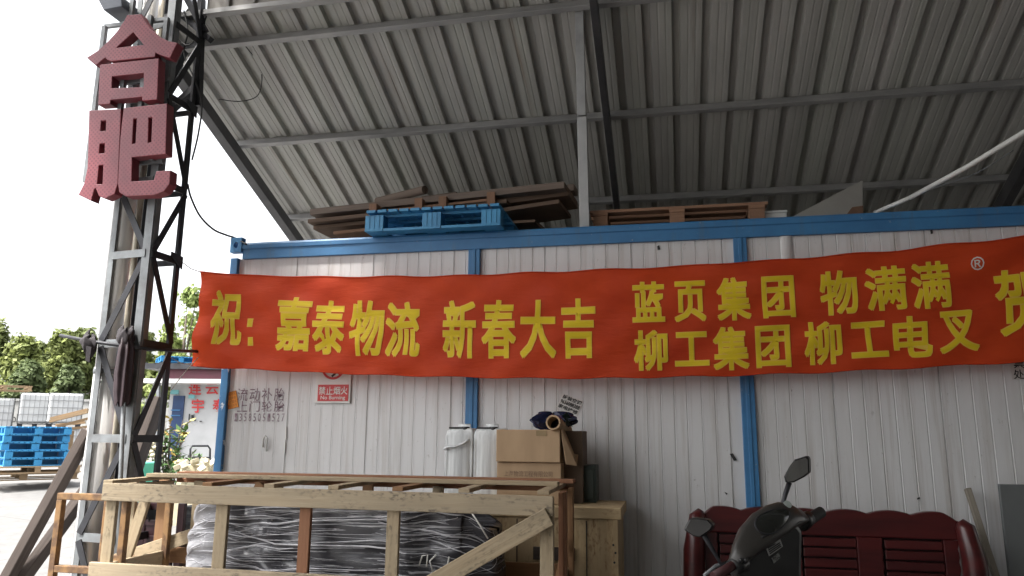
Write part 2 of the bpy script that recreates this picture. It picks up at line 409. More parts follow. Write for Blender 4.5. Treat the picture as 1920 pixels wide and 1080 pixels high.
# ================================================================== SHED: corrugated roof over the cabin
SL = .4072
def rz(Y): return 4.43 - SL*(Y-4.36)
shed = thing('open_steel_shed', 'grey corrugated steel shed roof on purlins and rafters above the white cabin', 'shed', (-.5, 5.5, 0))
def sheet_profile(x0, x1, pitch=.203):
    pr = []; x = x0
    while x < x1:
        for dx, h in ((0,0),(.040,0),(.044,.003),(.052,.003),(.056,0),(.092,0),(.096,.003),(.104,.003),(.108,0),(.138,0),(.143,.046),(.192,.046)):
            pr.append((x+dx*pitch/.203, h))
        x += pitch
    pr.append((x, 0)); return pr
nn = V((0, SL, 1)).normalized()
r = MB(); pr = sheet_profile(-3.70, 6.4)
ya, yb = 4.34, 8.3
vs = []
for Y in (ya, 5.6, 6.9, yb):
    for x, h in pr: vs.append(V((x, Y, rz(Y)+.05)) + nn*h)
k = len(pr)
r.add(vs, [(j*k+i, (j+1)*k+i, (j+1)*k+i+1, j*k+i+1) for j in range(3) for i in range(k-1)])
r.build('roof_sheet', m_roof, shed, solid=.0015)
for Y in (4.57, 5.52, 6.47, 7.42):
    b = MB(); z = rz(Y)-.012
    b.beam((-3.66, Y, z+.012), (6.4, Y, z+.012), .042, .062, nn)
    b.build('purlin', m_roofp, shed, bevel=.004)
for X, wd, hh in ((-3.60, .085, .10), (-.405, .05, .10), (2.74, .07, .12), (5.9, .07, .12)):
    b = MB(); b.beam(V((X, 4.40, rz(4.40)-.115)), V((X, 8.2, rz(8.2)-.115)), wd, hh, nn); b.build('rafter', m_rafter, shed, bevel=.004)
b = MB(); b.beam((-3.70, 4.33, 4.45), (6.4, 4.33, 4.45), .06, .035); b.build('eave_angle', m_roofp, shed)
b = MB()                                     # fascia: vertical sheet above the eave
pf = [(-3.19+i*.0, 0) for i in range(0)]
x = -3.17; pts = []
while x < 6.4:
    for dx, h in ((0,0),(.155,0),(.163,.022),(.187,.022),(.195,0)): pts.append((x+dx, h))
    x += .203
vs = [V((px_, 4.325-h, zz)) for zz in (4.47, 5.25) for px_, h in pts]; k = len(pts)
b.add(vs, [(i, i+1, k+i+1, k+i) for i in range(k-1)]); b.build('fascia_sheet', m_fascia, shed, solid=.0015)
b = MB()
pb = U(1098, 425, 4.83); b.beam((pb.x-.002, 4.815, 2.852), (pb.x-.002, 4.715, 3.60), .064, .06, (0,1,0)); b.build('post', M('post_galvanised', (.42,.425,.43), (.33,.335,.34), 6, .5, .2), shed, bevel=.003)
b = MB(); b.beam((pb.x-.004, 4.713, 3.61), (pb.x-.004, 4.625, rz(4.625)+.03), .058, .054, (0,1,0)); b.build('post', M('post_upper_steel', (.38,.385,.39), None, 6, .5, .1), shed, bevel=.003)
for yy in (7.95,):                            # back wall below the low eave
    b = MB(); pts2 = sheet_profile(-2.2, 6.4); vs = [V((x, yy+h, z)) for z in (0, rz(yy)-.02) for x, h in pts2]; k = len(pts2)
    b.add(vs, [(i, i+1, k+i+1, k+i) for i in range(k-1)]); b.build('back_wall', m_roof, shed, solid=.0015)
# the rest of the shed, over and behind the place the photograph was taken from
b = MB(); b.bx(-3.2, 11.0, 3.6, 4.29, 5.26, 5.32); b.bx(-4.5, 11.0, -11.0, 3.59, 5.26, 5.32); b.build('canopy', m_roof, shed)  # unseen roof; left overhang added to keep sun off bale and tower
b = MB(); b.bx(10.9, 11.0, -11.0, 8.0, 0, 5.25); b.build('side_wall', m_roof, shed)
b = MB()
for x0, x1 in ((-2.7, 1.0), (4.0, 5.36), (5.54, 5.90), (6.10, 11.0)): b.bx(x0, x1, -11.1, -11.0, 0, 5.25)
for x0, x1, za, zb0 in ((5.36, 5.54, .55, .95), (5.90, 6.10, .45, 1.0)): b.bx(x0, x1, -11.09, -11.01, 0, za); b.bx(x0, x1, -11.09, -11.01, zb0, 5.25)
b.bx(1.0, 4.0, -11.1, -11.0, 2.6, 5.25); b.bx(1.0, 4.0, -11.1, -11.0, 0, 1.2); b.bx(1.6, 3.4, -11.1, -11.0, 1.2, 2.6); b.build('rear_wall', m_roof, shed)
b = MB()
for yy in (-10.7, -5.6, -.5):
    b.bx(-2.62, -2.42, yy, yy+.2, 0, 5.25)
b.build('canopy_post', m_steel, shed)

# ================================================================== CABIN (container office)
CY, CT = 4.75, 2.85
cab = thing('site_cabin', 'long white ribbed panel cabin with blue steel frame under the shed roof', 'cabin', (-.4, 6.0, 0))
XP = [-3.045, -1.265, .462, 2.19, 3.0]
def blue_rail(x0, x1):
    b = MB()                      # stepped top rail
    pr = [(4.75,2.73),(4.75,2.80),(4.742,2.806),(4.742,2.835),(4.75,2.85),(4.90,2.85),(4.90,2.73)]
    vs = [V((x, y, z)) for x in (x0, x1) for y, z in pr]; n = len(pr)
    b.add(vs, [(i, (i+1)%n, n+(i+1)%n, n+i) for i in range(n)] + [list(range(n))[::-1], list(range(n, 2*n))]); return b
blue_rail(-3.0, 3.05).build('top_rail', m_blue, cab, bevel=.003)
b = MB(); b.bx(-3.0, 3.05, 4.75, 4.9, .0, .14); b.build('bottom_rail', m_blue, cab)
for i, X in enumerate(XP[1:4]):
    b = MB(); b.bx(X-.040, X+.040, 4.748, 4.86, .142, 2.728); b.bx(X-.012, X+.012, 4.742, 4.7475, .142, 2.728)
    b.build('frame_post', m_blue, cab, bevel=.004)
for X in (-3.045, 3.10):
    b = MB(); b.bx(X-.045, X+.012, 4.747, 4.88, .12, 2.74); b.build('corner_post', m_corner, cab, bevel=.004)
    b = MB(); b.bx(X-.045, X+.012, 7.05, 7.18, .12, 2.74); b.build('corner_post', m_corner, cab, bevel=.004)
# corner castings with their round hole
for X in (-3.05,):
    b = MB()
    R0 = []; cx, cz = X, 2.835; 
    for k in range(16): a = 2*pi*k/16; R0.append((cx+.018*cos(a), cz+.024*sin(a)))
    sq = []
    for k in range(16):
        a = 2*pi*k/16; s_ = max(abs(cos(a)), abs(sin(a))); sq.append((cx+.045*cos(a)/s_, cz+.055*sin(a)/s_))
    vs = [V((x, 4.738, z)) for x, z in sq] + [V((x, 4.738, z)) for x, z in R0] + [V((x, 4.79, z)) for x, z in sq] + [V((x, 4.79, z)) for x, z in R0]
    fs = []
    for k in range(16):
        q = (k+1)%16; fs += [(k, q, 16+q, 16+k), (32+k, 48+k, 48+q, 32+q), (k, 32+k, 32+q, q), (16+k, 16+q, 48+q, 48+k)]
    b.add(vs, fs); b.build('corner_casting', m_corner, cab)
def wall_panel(x0, x1, z0, z1, grooves):
    pts = [(x0, 0)]
    for x, d in grooves:
        if x0+.02 < x < x1-.02: pts += [(x-.005, 0), (x-.0012, d*.8), (x+.0012, d*.8), (x+.005, -.0012), (x+.011, 0)]
    pts.append((x1, 0)); k = len(pts); b = MB()
    vs = [V((x, 4.775+d, z)) for z in (z0, z1) for x, d in pts]
    b.add(vs, [(i, i+1, k+i+1, k+i) for i in range(k-1)]); return b
def grooves(x0, x1, pitch, d0, d1):
    out = []; x = x0+pitch*.5; i = 0
    while x < x1:
        out.append((x+random.uniform(-.004,.004), d0+(d1-d0)*(x-x0)/(x1-x0) + (.006 if i % 7 == 5 else 0))); x += pitch; i += 1
    return out
wall_panel(-3.032, -1.30, .13, 2.735, grooves(-3.032, -1.30, .083, .0008, .0045)).build('wall_panel', m_panel, cab)
wall_panel(-1.23, .425, .13, 2.735, grooves(-1.23, .425, .081, .0045, .006)).build('wall_panel', m_panel, cab)
wall_panel(.50, 2.16, .13, 2.735, grooves(.50, 2.16, .083, .005, .006)).build('wall_panel', m_panel, cab)
wall_panel(2.22, 3.06, .13, 2.735, grooves(2.22, 3.06, .083, .005, .006)).build('wall_panel', m_panel, cab)
b = MB(); jx = U(1478,460,4.775).x
b.grid(lambda u, t: V((jx-.05+.075*u, 4.773-.016*sin(pi*u)**.6*(1 if u < .99 else 1), 2.44+.293*t)), 10, 1); b.build('joint_cover', m_panel, cab)
b = MB(); b.bx(-3.07, -3.03, 4.89, 7.04, .12, 2.80); b.bx(3.10, 3.14, 4.89, 7.04, .12, 2.80); b.build('end_wall', m_panel, cab)
b = MB(); b.bx(-3.02, 3.06, 4.91, 7.15, 2.78, 2.835); b.build('roof_panel', m_greysheet, cab)
b = MB(); b.bx(-3.02, 3.06, 7.10, 7.15, .12, 2.77); b.build('rear_panel', m_panel, cab)
# strips of peeling film / a bent hook on the panel
b = MB(); b.tube([U(493,838,4.765), U(494,822,4.75), U(498,817,4.745), U(501,822,4.75), U(499,846,4.76)], .006, 6); b.build('hook', m_white, cab)
b = MB(); b.beam(U(536,800,4.768), U(536,824,4.768), .012, .012); b.beam(U(534,829,4.768), U(533,850,4.768), .014, .012); b.build('latch_strip', m_white, cab)
b = MB(); b.prism([U(x,y,4.772) for x,y in ((1368,851),(1374,850),(1382,863),(1376,864))], (0,-.004,0)); b.prism([U(x,y,4.772) for x,y in ((1358,922),(1364,925),(1362,928))], (0,-.004,0))
b.prism([U(x,y,4.772) for x,y in ((1232,462),(1236,460),(1238,468),(1233,469))], (0,-.004,0)); b.prism([U(x,y,4.772) for x,y in ((1744,432),(1748,431),(1749,438),(1745,439))], (0,-.004,0))
b.prism([U(x,y,4.772) for x,y in ((1719,934),(1724,932),(1725,935),(1720,937))], (0,-.004,0))
b.build('puncture', m_ink, cab)

# ---- writing on the cabin wall
WY = 4.7745
b = MB(); write_px(b, '流动补胎', 443, 728, 535, 752, WY, .006, .0035, .85); write_px(b, '上门轮胎', 443, 752, 535, 772, WY, .006, .0035, .85)
write_px(b, '13585051527', 438, 775, 535, 790, WY, .002, .0035, .55)
b.build('stencilled_writing', m_faint, cab)
stk = thing('orange_sticker', 'small tilted orange sticker with rows of print at the cabin corner', 'sticker', U(436,750,WY))
q = [(424,737),(443,732),(448,763),(428,768)]
b = MB(); b.prism([U(x,y,WY-.001) for x,y in q], (0,-.002,0)); b.build('sheet', m_orange, stk)
b = MB()
def lerp4(u, v):
    p = [V((x,y,0)) for x,y in q]; t_ = p[0]*(1-u)+p[1]*u; b_ = p[3]*(1-u)+p[2]*u; return t_*(1-v)+b_*v
for rr in range(4):
    a = lerp4(.1,.06+.23*rr+.19); c = lerp4(.9,.06+.23*rr+.19); d = lerp4(.1,.06+.23*rr)
    write_rect(b, ['高价收购','流动补胎','上门服务','电话联系'][rr], U(a.x,a.y,WY), U(c.x,c.y,WY), U(d.x,d.y,WY), (0,-1,0), 0, .005)
for (u0,v0,u1,v1) in ((.03,.02,.97,.02),(.03,.98,.97,.98),(.03,.02,.03,.98),(.97,.02,.97,.98)):
    a, c = lerp4(u0,v0), lerp4(u1,v1); b.beam(U(a.x,a.y,WY-.0045), U(c.x,c.y,WY-.0045), .004, .0015)
b.build('print', m_oink, stk)
# no-burning sign
ns = thing('fire_warning_sign', 'white and red no open flames sign half hidden by the banner hem', 'sign', U(625,756,4.77))
b = MB(); p0 = U(591,756,4.77); p1 = U(657,756,4.77); zt = U(600,655,4.77).z
b.bx(p0.x, p1.x, 4.758, 4.772, p0.z, zt); b.build('board', m_white, ns, bevel=.002)
b = MB(); q0 = U(595,752,4.756); q1 = U(654,721,4.756); b.bx(q0.x, q1.x, 4.755, 4.7575, q0.z, q1.z); b.build('red_field', m_red, ns)
b = MB(); write_px(b, '禁止烟火', 597, 725, 652, 740, 4.7545, .012, .002, .92); write_px(b, 'No Burning', 601, 742, 647, 751, 4.7545, .012, .002); b.build('writing', m_white_ink, ns)
b = MB(); cc = U(625, 688, 4.755); rr = .088
def ring(mb, c, r0, r1, y, n=40):
    vs = []
    for k in range(n):
        a = 2*pi*k/n
        vs += [V((c.x+r0*cos(a), y, c.z+r0*sin(a))), V((c.x+r1*cos(a), y, c.z+r1*sin(a)))]
    mb.add(vs, [(2*k, 2*k+1, (2*k+3)%(2*n), (2*k+2)%(2*n)) for k in range(n)])
ring(b, cc, .070, .086, 4.7555); b.beam(cc+V((-.05,0,.05)), cc+V((.05,0,-.05)), .003, .014); b.build('prohibition_ring', m_red, ns)
b = MB(); b.beam(U(622,706,4.7545), U(640,690,4.7545), .003, .014); b.build('match_symbol', m_ink, ns)
# stuck up advert, tilted
ad = thing('paper_advert', 'small tilted white paper with black print above the cardboard boxes', 'poster', U(1068,758,WY))
q = [(1056,737),(1094,752),(1083,780),(1043,763)]
b = MB(); b.prism([U(x,y,WY-.001) for x,y in q], (0,-.0015,0)); b.build('sheet', m_paper, ad)
b = MB()
for rr, tx in enumerate(('拆装空调', '9656088388', '家电维修')):
    a = lerp4(.05,.05+.32*rr+.27); c = lerp4(.95,.05+.32*rr+.27); d = lerp4(.05,.05+.32*rr)
    write_rect(b, tx, U(a.x,a.y,WY), U(c.x,c.y,WY), U(d.x,d.y,WY), (0,-1,0), .022, .005)
b.build('print', m_ink, ad)
nt_ = thing('office_notice', 'white paper strip with black vertical writing at the right edge under the banner', 'notice', U(1908,690,WY))
b = MB(); p0 = U(1898,712,WY); p1 = U(1934,640,WY); b.bx(p0.x, p1.x, WY-.003, WY-.0005, p0.z, p1.z); b.build('sheet', m_paper, nt_)
b = MB()
for i, ch in enumerate('开票处'): write_px(b, ch, 1901, 653+i*20, 1921, 671+i*20, WY-.003, .012, .002)
b.build('writing', m_ink, nt_)

# ================================================================== BANNER
ban = thing('red_banner', 'long red cloth banner with yellow Chinese lettering hung across the cabin front', 'banner', (-.5, 4.6, 1.9))
def bzc(X): return 2.180 + .0141*(X+.5)**2 + .003*(X+.5)
def bhh(X): return .336 - .022*min(1, max(0, (-.5-X)/2.0)) + .00035*(X+.5)**2*10*.6
def by(X, v):
    s = X + 3.3; e = math.exp(-max(s,0)*.9)
    f = .014*sin(9*(s*.55 + v*1.6)) * (.25+.75*e) + .006*sin(26*(s*.42 + v*1.0)+.8*sin(3*s))*(.25+e) + .006*sin(23*(s*.4+v) + 1.3) + .010*sin(1.7*s) + .004*sin(31*s*.5 - 22*v)
    e2 = math.exp(-max(3.6-X,0)*.8); f += .012*sin(11*(s*.5 - v*1.3))*e2 + .008*sin(27*(s*.4 - v*1.1)+sin(4*s))*e2
    return 4.60 + f - .02*(1-abs(v)/.35)
XL, XR = -3.225, 3.35
def bpt(X, v, lift=0):
    e = 1 if X < 9 else 0
    xx = X + (.020*sin(v*5+1) - .03*(v/.35)**2*0 if X < XL+.3 else 0)*(1-(X-XL)/.3 if X < XL+.3 else 0)
    zz = bzc(X) + v
    if abs(v) > .28: zz += .004*sin(X*13)*(abs(v)-.28)/.05
    return V((xx, by(X, v)-lift, zz))
b = MB(); b.grid(lambda u, t: bpt(XL+(XR-XL)*u, (t-.5)*2*bhh(XL+(XR-XL)*u)), 420, 44); b.build('cloth', m_banner, ban)
b = MB()
for sgn in (-1, 1):
    b.tube([bpt(XL+(XR-XL)*i/160, sgn*bhh(XL+(XR-XL)*i/160), .001) for i in range(161)], .0045, 5)
b.build('hem', m_banner, ban)
def bchar(mb, ch, x0, y0, x1, y1, off, lift, wide=0):
    if wide:
        for i, (p, q_) in enumerate(((-1,-1),(1,-1),(-1,1),(1,1))): bchar(mb, ch, x0+p*wide, y0+q_*wide, x1+p*wide, y1+q_*wide, off, lift+.0002*i)
        return
    g_, fs = glyph(ch, off)
    if not hasattr(bchar, 'c'): bchar.c = 0
    a = U(x0,(y0+y1)/2,4.59); c = U(x1,(y0+y1)/2,4.59); xm = (a.x+c.x)/2
    t_ = U((x0+x1)/2,y0,4.59); d = U((x0+x1)/2,y1,4.59)
    v0 = d.z-bzc(xm); v1 = t_.z-bzc(xm)
    import bmesh
    bm = bmesh.new(); vv = [bm.verts.new((a.x+(c.x-a.x)*p, v0+(v1-v0)*q_, 0)) for p, q_ in g_]
    for f in fs:
        try: bm.faces.new([vv[k] for k in f])
        except ValueError: pass
    for k in range(1, 9):
        bmesh.ops.bisect_plane(bm, geom=bm.verts[:]+bm.edges[:]+bm.faces[:], plane_co=(a.x+(c.x-a.x)*k/9,0,0), plane_no=(1,0,0))
    for k in range(1, 10):
        bmesh.ops.bisect_plane(bm, geom=bm.verts[:]+bm.edges[:]+bm.faces[:], plane_co=(0,v0+(v1-v0)*k/10,0), plane_no=(0,1,0))
    bm.verts.index_update()
    mb.add([bpt(v.co.x, v.co.y, lift) for v in bm.verts], [[v.index for v in f.verts] for f in bm.faces], smooth=True); bm.free()
rows = [
 ('blessing', [('祝',392,545,453,647)]),
 ('greeting', [('嘉',518,557,582,658),('泰',586,563,647,664),('物',656,564,720,667),('流',723,566,787,670),
   ('新',831,564,893,672),('春',904,563,968,672),('大',976,563,1043,672),('吉',1053,561,1117,672)]),
 ('upper', [('蓝',1186,529,1246,605),('页',1264,527,1323,604),('集',1344,520,1407,601),('团',1429,518,1490,596),
   ('物',1537,507,1609,590),('满',1622,499,1700,582),('满',1709,490,1783,578)]),
 ('lower', [('柳',1189,620,1252,695),('工',1265,623,1329,686),('集',1337,613,1404,693),('团',1417,611,1482,689),
   ('柳',1508,603,1579,683),('工',1595,603,1665,670),('电',1676,593,1749,670),('叉',1761,582,1835,661)]),
 ('close', [('贺',1866,504,1962,628)])]
for nm, chars in rows:
    o_, i_ = MB(), MB()
    for ch, x0, y0, x1, y1 in chars:
        bchar(o_, ch, x0+1, y0+1, x1-1, y1-1, .012, .0030, 1.5); bchar(i_, ch, x0+1, y0+1, x1-1, y1-1, .009, .0045)
    if nm == 'blessing':
        for yy in (597, 632):
            for mb_, lf, m_ in ((o_, .003, 0), (i_, .0045, 2)):
                a = U(464+m_, yy+m_, 4.59); c = U(473-m_, yy+16-m_, 4.59)
                vs = [bpt(x, z-bzc(x), lf) for x, z in ((a.x,c.z),(c.x,c.z),(c.x,a.z),(a.x,a.z))]; mb_.add(vs, [(0,1,2,3)])
    lo = o_.build('lettering', m_letter2, ban); i_.build('letter_fill', m_letter, lo)
b = MB(); bchar(b, '®', 1821, 481, 1846, 506, .006, .003); b.build('registered_mark', m_badge, ban)

# ================================================================== LATTICE TOWER with the sign
TY = 4.05
Mleg = U(262, 660, TY); TX = Mleg.x; TW = .335; TD = .28
tow = thing('lattice_tower', 'tall lattice tower of grey and dark angle iron at the left shed corner', 'tower', (TX-.14, TY+.14, 0))
def angle(mb, p, q, w=.05, t=.006, dx=1, dy=1):
    p, q = V(p), V(q)
    mb.beam(p+V((dx*w/2,0,0)), q+V((dx*w/2,0,0)), w, t, (0,1,0)); mb.beam(p+V((0,dy*(w/2+t/2),0)), q+V((0,dy*(w/2+t/2),0)), t, w-t, (0,1,0))
legs = {'L':(TX-TW, TY+.04), 'M':(TX, TY), 'R':(TX+.015, TY+TD), 'B':(TX-TW+.005, TY+TD+.02)}
ZT = 5.6
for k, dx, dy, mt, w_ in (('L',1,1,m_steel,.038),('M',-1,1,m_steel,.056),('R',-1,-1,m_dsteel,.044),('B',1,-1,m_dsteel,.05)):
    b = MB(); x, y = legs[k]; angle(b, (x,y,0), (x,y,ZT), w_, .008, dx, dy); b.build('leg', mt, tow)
zl = [U(205,1008,4.1).z-.62, U(205,1008,4.1).z, U(205,822,4.1).z, U(205,645,4.1).z, U(230,480,4.1).z, U(250,345,4.1).z, U(250,190,4.1).z, U(250,60,4.1).z, 4.85, 5.25]
def P(k, z): return V((*legs[k], z))
def brace(a, b_, mt, w_=.05, ins=.0):
    mb = MB(); mb.beam(a, b_, .008, w_, (0,0,1)); mb.build('brace', mt, tow)
for i, z in enumerate(zl):
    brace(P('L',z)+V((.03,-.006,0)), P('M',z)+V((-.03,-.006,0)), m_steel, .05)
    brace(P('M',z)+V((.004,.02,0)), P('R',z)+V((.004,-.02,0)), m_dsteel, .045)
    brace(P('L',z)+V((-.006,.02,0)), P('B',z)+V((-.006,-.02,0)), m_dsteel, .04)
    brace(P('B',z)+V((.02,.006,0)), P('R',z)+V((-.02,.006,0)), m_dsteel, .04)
for i in range(len(zl)-1):
    z0, z1 = zl[i], zl[i+1]
    if i % 2 == 0:
        brace(P('M',z0)+V((.009,.02,.02)), P('R',z1)+V((.009,-.02,-.02)), m_dsteel, .04)
        brace(P('M',z0)+V((-.05,.018,.02)), P('L',z1)+V((.03,-.016,-.02)), m_dsteel, .042)
    else:
        brace(P('R',z0)+V((.009,-.02,.02)), P('M',z1)+V((.009,.02,-.02)), m_dsteel, .04)
        brace(P('L',z0)+V((.03,-.016,.02)), P('M',z1)+V((-.05,.018,-.02)), m_dsteel, .042)
for z in (zl[6], zl[4]):                     # gusset plates
    b = MB(); p = P('R',z)+V((.014,0,0)); b.prism([p+V((0,.0,.035)), p+V((0,-.12,.045)), p+V((0,-.12,.02)), p+V((0,.0,-.05))], (.008,0,0)); b.build('gusset', m_dsteel, tow)
# heavier arms tying the tower to the shed eave
for (a, c, w_) in ((U(322,205,4.33),U(372,160,4.36),.05),(U(330,20,4.33),U(395,75,4.36),.05),(U(318,150,4.33),U(345,95,4.36),.05),(U(378,0,4.34),U(372,200,4.36),.045),(U(352,0,4.3),U(385,60,4.34),.04)):
    mb = MB(); mb.beam(a, c, .04, w_, (0,-1,0)); mb.build('tie_bar', m_dsteel, tow)
pipe = thing('flue_pipe', 'wide pale metal flue pipe running up inside the lattice tower', 'pipe', (U(192,670,4.17).x, 4.19, 0))
pc = U(206, 670, 4.19); b = MB()
b.tube([(pc.x,4.19,0),(pc.x,4.19,1.9)], .083, 28); b.tube([(pc.x,4.19,1.902),(pc.x,4.19,5.6)], .079, 28); b.build('tube', m_pipe, pipe)
b = MB()
for zz in (1.86, 3.15): b.tube([(pc.x,4.19,zz),(pc.x,4.19,zz+.03)], .086, 28)
b.build('clamp', m_steel, pipe)
tp = thing('conduit_pipe', 'slim beige conduit pipe beside the wide flue inside the tower', 'pipe', (U(231,600,4.22).x,4.22,0))
p = U(240,600,4.13); b = MB(); b.tube([(p.x,4.13,0),(p.x,4.13,2.1),(p.x-.004,4.13,2.2),(p.x,4.13,5.6)], .020, 14); b.build('tube', m_bpipe, tp)
# rolled parasol standing in the tower
rp = thing('rolled_parasol', 'rolled dark maroon parasol tied inside the lattice tower', 'parasol', U(228,905,4.0))
b = MB()
pp = [U(238,628,4.0),U(237,660,4.0),U(233,700,4.0),U(231,735,4.0),U(230,752,4.0)]
def folded(pts, rs, n=22, fold=5, amp=.25):
    vs = []; fs = []
    for i, p in enumerate(pts):
        for k in range(n):
            a = 2*pi*k/n; rr = rs[i]*(1+amp*sin(fold*a+i*.5)+.12*sin(3*a+i)); vs.append(V((p.x+rr*cos(a), p.y+rr*sin(a), p.z-(.035*abs(sin(2.5*a+1)) if i == len(pts)-1 else 0))))
    for i in range(len(pts)-1):
        for k in range(n): fs.append((i*n+k,(i+1)*n+k,(i+1)*n+(k+1)%n,i*n+(k+1)%n))
    fs.append([k for k in range(n)]); return vs, fs
vs, fs = folded(pp, [.030,.040,.045,.043,.036], 40, 7, .22); b.add(vs, fs, smooth=True); b.build('canopy', m_maroon_cloth, rp)
b = MB(); b.tube([U(237,622,4.0), U(226,905,4.0), U(222,1200,4.0)], .013, 8); b.build('pole', m_steel, rp)
b = MB(); c0 = U(236,630,4.0)
b.grid(lambda u, t: c0 + V(((.048+.010*sin(10*pi*u+9*t)+.008*sin(18*pi*u-5*t))*cos(2*pi*u)*sin(pi*(.1+.8*t))**.6, .045*sin(2*pi*u)*sin(pi*(.1+.8*t))**.6, .052*cos(pi*t)+.009*sin(12*pi*u+6*t)+.006*sin(7*t+4*pi*u))), 44, 14); b.build('tied_hood', m_cloth, rp)
# bar through the tower, held by a rag knot
bar = MB(); bar.tube([U(113,629,4.06), U(176,641,4.03), U(255,652,4.02), U(322,657,4.30), U(376,659,4.64)], .011, 7)
tag(bar.build('banner_bar', m_dsteel), 'thin dark steel bar poking out left of the tower behind the rag knot', 'bar')
b = MB(); c0 = U(168,644,4.03)
b.grid(lambda u, t: c0 + V(((.046+.012*sin(6*pi*u+7*t)+.008*sin(14*pi*u-8*t))*cos(2*pi*u)*sin(pi*(.03+.94*t)), (.045+.012*sin(8*pi*u+1))*sin(2*pi*u)*sin(pi*(.03+.94*t)), (.058+.012*sin(4*pi*u)+.006*sin(16*pi*u+3*t))*cos(pi*t)-.016*cos(2*pi*u)+.008*sin(11*t+4*pi*u))), 48, 26)
b.prism([c0+V((.02,-.05,-.02)), c0+V((.055,-.045,-.03)), c0+V((.045,-.035,-.125)), c0+V((.02,-.04,-.11))], (0,.012,0))
tag(b.build('rag_knot', m_cloth), 'dark rag knotted around the left tower leg and the bar', 'rag')
# raking props
for (a, c, w_, lb) in ((U(168,806,4.16), U(-50,1200,4.02), .075, 'dark timber prop leaning from the tower, outermost to the left'),
                       (U(222,838,4.45), U(-20,1170,4.05), .085, 'second dark timber prop, raking down behind the yellow frame'),
                       (U(300,745,4.62), U(215,985,4.50), .10, 'broad grey brace board leaning behind the right tower leg')):
    b = MB()
    if a.z > 0: 
        k = (c-a); t_ = (a.z-.0)/(a.z-c.z) if c.z < 0 else 1; c2 = a+k*(a.z/(a.z-c.z)) if True else c
    b.beam(a, c2, .06, w_, (0,-1,0)); tag(b.build('raking_prop', m_darkwood, bevel=.004), lb, 'prop', 'props bracing the tower')

# sign letters (each a thick built-up letter)
SY = 3.93
def extruded(name, polys, Y, depth, mt, parent=None):
    cu = bpy.data.curves.new(name, 'CURVE'); cu.dimensions = '2D'; cu.fill_mode = 'BOTH'; cu.extrude = depth/2; cu.bevel_depth = .004; cu.bevel_resolution = 1
    for pl in polys:
        pts = [U(x, y, Y) for x, y in pl]; sp = cu.splines.new('POLY'); sp.points.add(len(pts)-1); sp.use_cyclic_u = True
        for i, p in enumerate(pts): sp.points[i].co = (p.x, p.z, 0, 1)
    o = bpy.data.objects.new(name, cu); COL.objects.link(o); dg = bpy.context.evaluated_depsgraph_get()
    me = bpy.data.meshes.new_from_object(o.evaluated_get(dg)); bpy.data.objects.remove(o); bpy.data.curves.remove(cu)
    mb = MB(); mb.add([V((v.co.x, Y+depth/2-v.co.z, v.co.y)) for v in me.vertices], [list(p.vertices) for p in me.polygons]); bpy.data.meshes.remove(me)
    return mb.build(name, mt, parent)
z2 = lambda L: [(160+x/5.4, y/5.4) for x, y in L]
z1 = lambda L: [(x/2.7, y/2.7) for x, y in L]
he = extruded('sign_letter', [
  z2([(430,160),(565,150),(600,215),(660,300),(745,375),(840,422),(928,440),(858,582),(780,560),(708,528),(705,572),(265,617),(215,592),(213,574),(165,612),(110,660),(25,586),(130,520),(240,420),(330,320),(400,215)]),
  z2([(490,322),(605,460),(305,492)]),
  z2([(155,662),(742,598),(726,1005),(585,1017),(582,978),(255,1010),(250,1050),(138,1058)]),
  z2([(270,772),(600,738),(598,888),(265,900)])], SY, .062, m_sign)
tag(he, 'upper red dotted sign character with a roof shaped top on the tower', 'sign letter', 'red characters on the lattice tower')
fe = extruded('sign_letter', [
  z1([(455,562),(612,555),(606,700),(596,930),(580,980),(535,1003),(505,992),(487,948),(476,960),(462,1014),(402,985),(430,930),(447,850),(452,700)]),
  z1([(512,610),(541,608),(540,664),(507,668)]), z1([(505,726),(535,723),(533,778),(499,781)]), z1([(500,836),(527,832),(523,936),(490,936)]),
  z1([(630,550),(845,527),(838,778),(668,795),(665,922),(783,915),(795,870),(862,866),(858,930),(830,968),(780,986),(640,992),(608,972),(601,930),(613,700)]),
  z1([(675,600),(697,598),(690,728),(668,733)]), z1([(752,594),(775,592),(770,722),(748,727)])], SY, .062, m_sign)
tag(fe, 'lower red dotted sign character with a hooked foot on the tower', 'sign letter', 'red characters on the lattice tower')
sfb = MB()
for (x0,y0,x1,y1) in ((197,50,188,340),(250,0,228,372),(283,30,268,330),(313,40,300,300)):
    a = U(x0,y0,3.995); c = U(x1,y1,3.995); c.x = a.x; sfb.beam(a, c, .028, .028)
for (x0,y0,x1) in ((197,50,315),(192,160,316),(185,232,310),(180,312,305)):
    a = U(x0,y0,4.022); c = U(x1,y0,4.022); c.z = a.z; sfb.beam(a, c, .024, .024)
sfb.build('sign_frame', m_steel, tow)
# floodlight above
fl = thing('floodlight', 'grey floodlight box on a thin arm left of the tower top', 'floodlight', U(207,5,4.0))
b = MB(); c0 = U(206,3,4.0); b.prism([U(183,-2,3.92),U(228,-8,3.92),U(229,12,3.92),U(194,19,3.92)], (0,.16,0)); b.build('housing', M('floodlight_paint', (.07,.08,.10), None, 5, .4, .2), fl, bevel=.006)
b = MB(); b.tube([U(205,-2,4.0)+V((0,0,.04)), U(240,-20,4.02), U(262,-20,4.05)], .010, 6); b.build('arm', m_dsteel, fl)
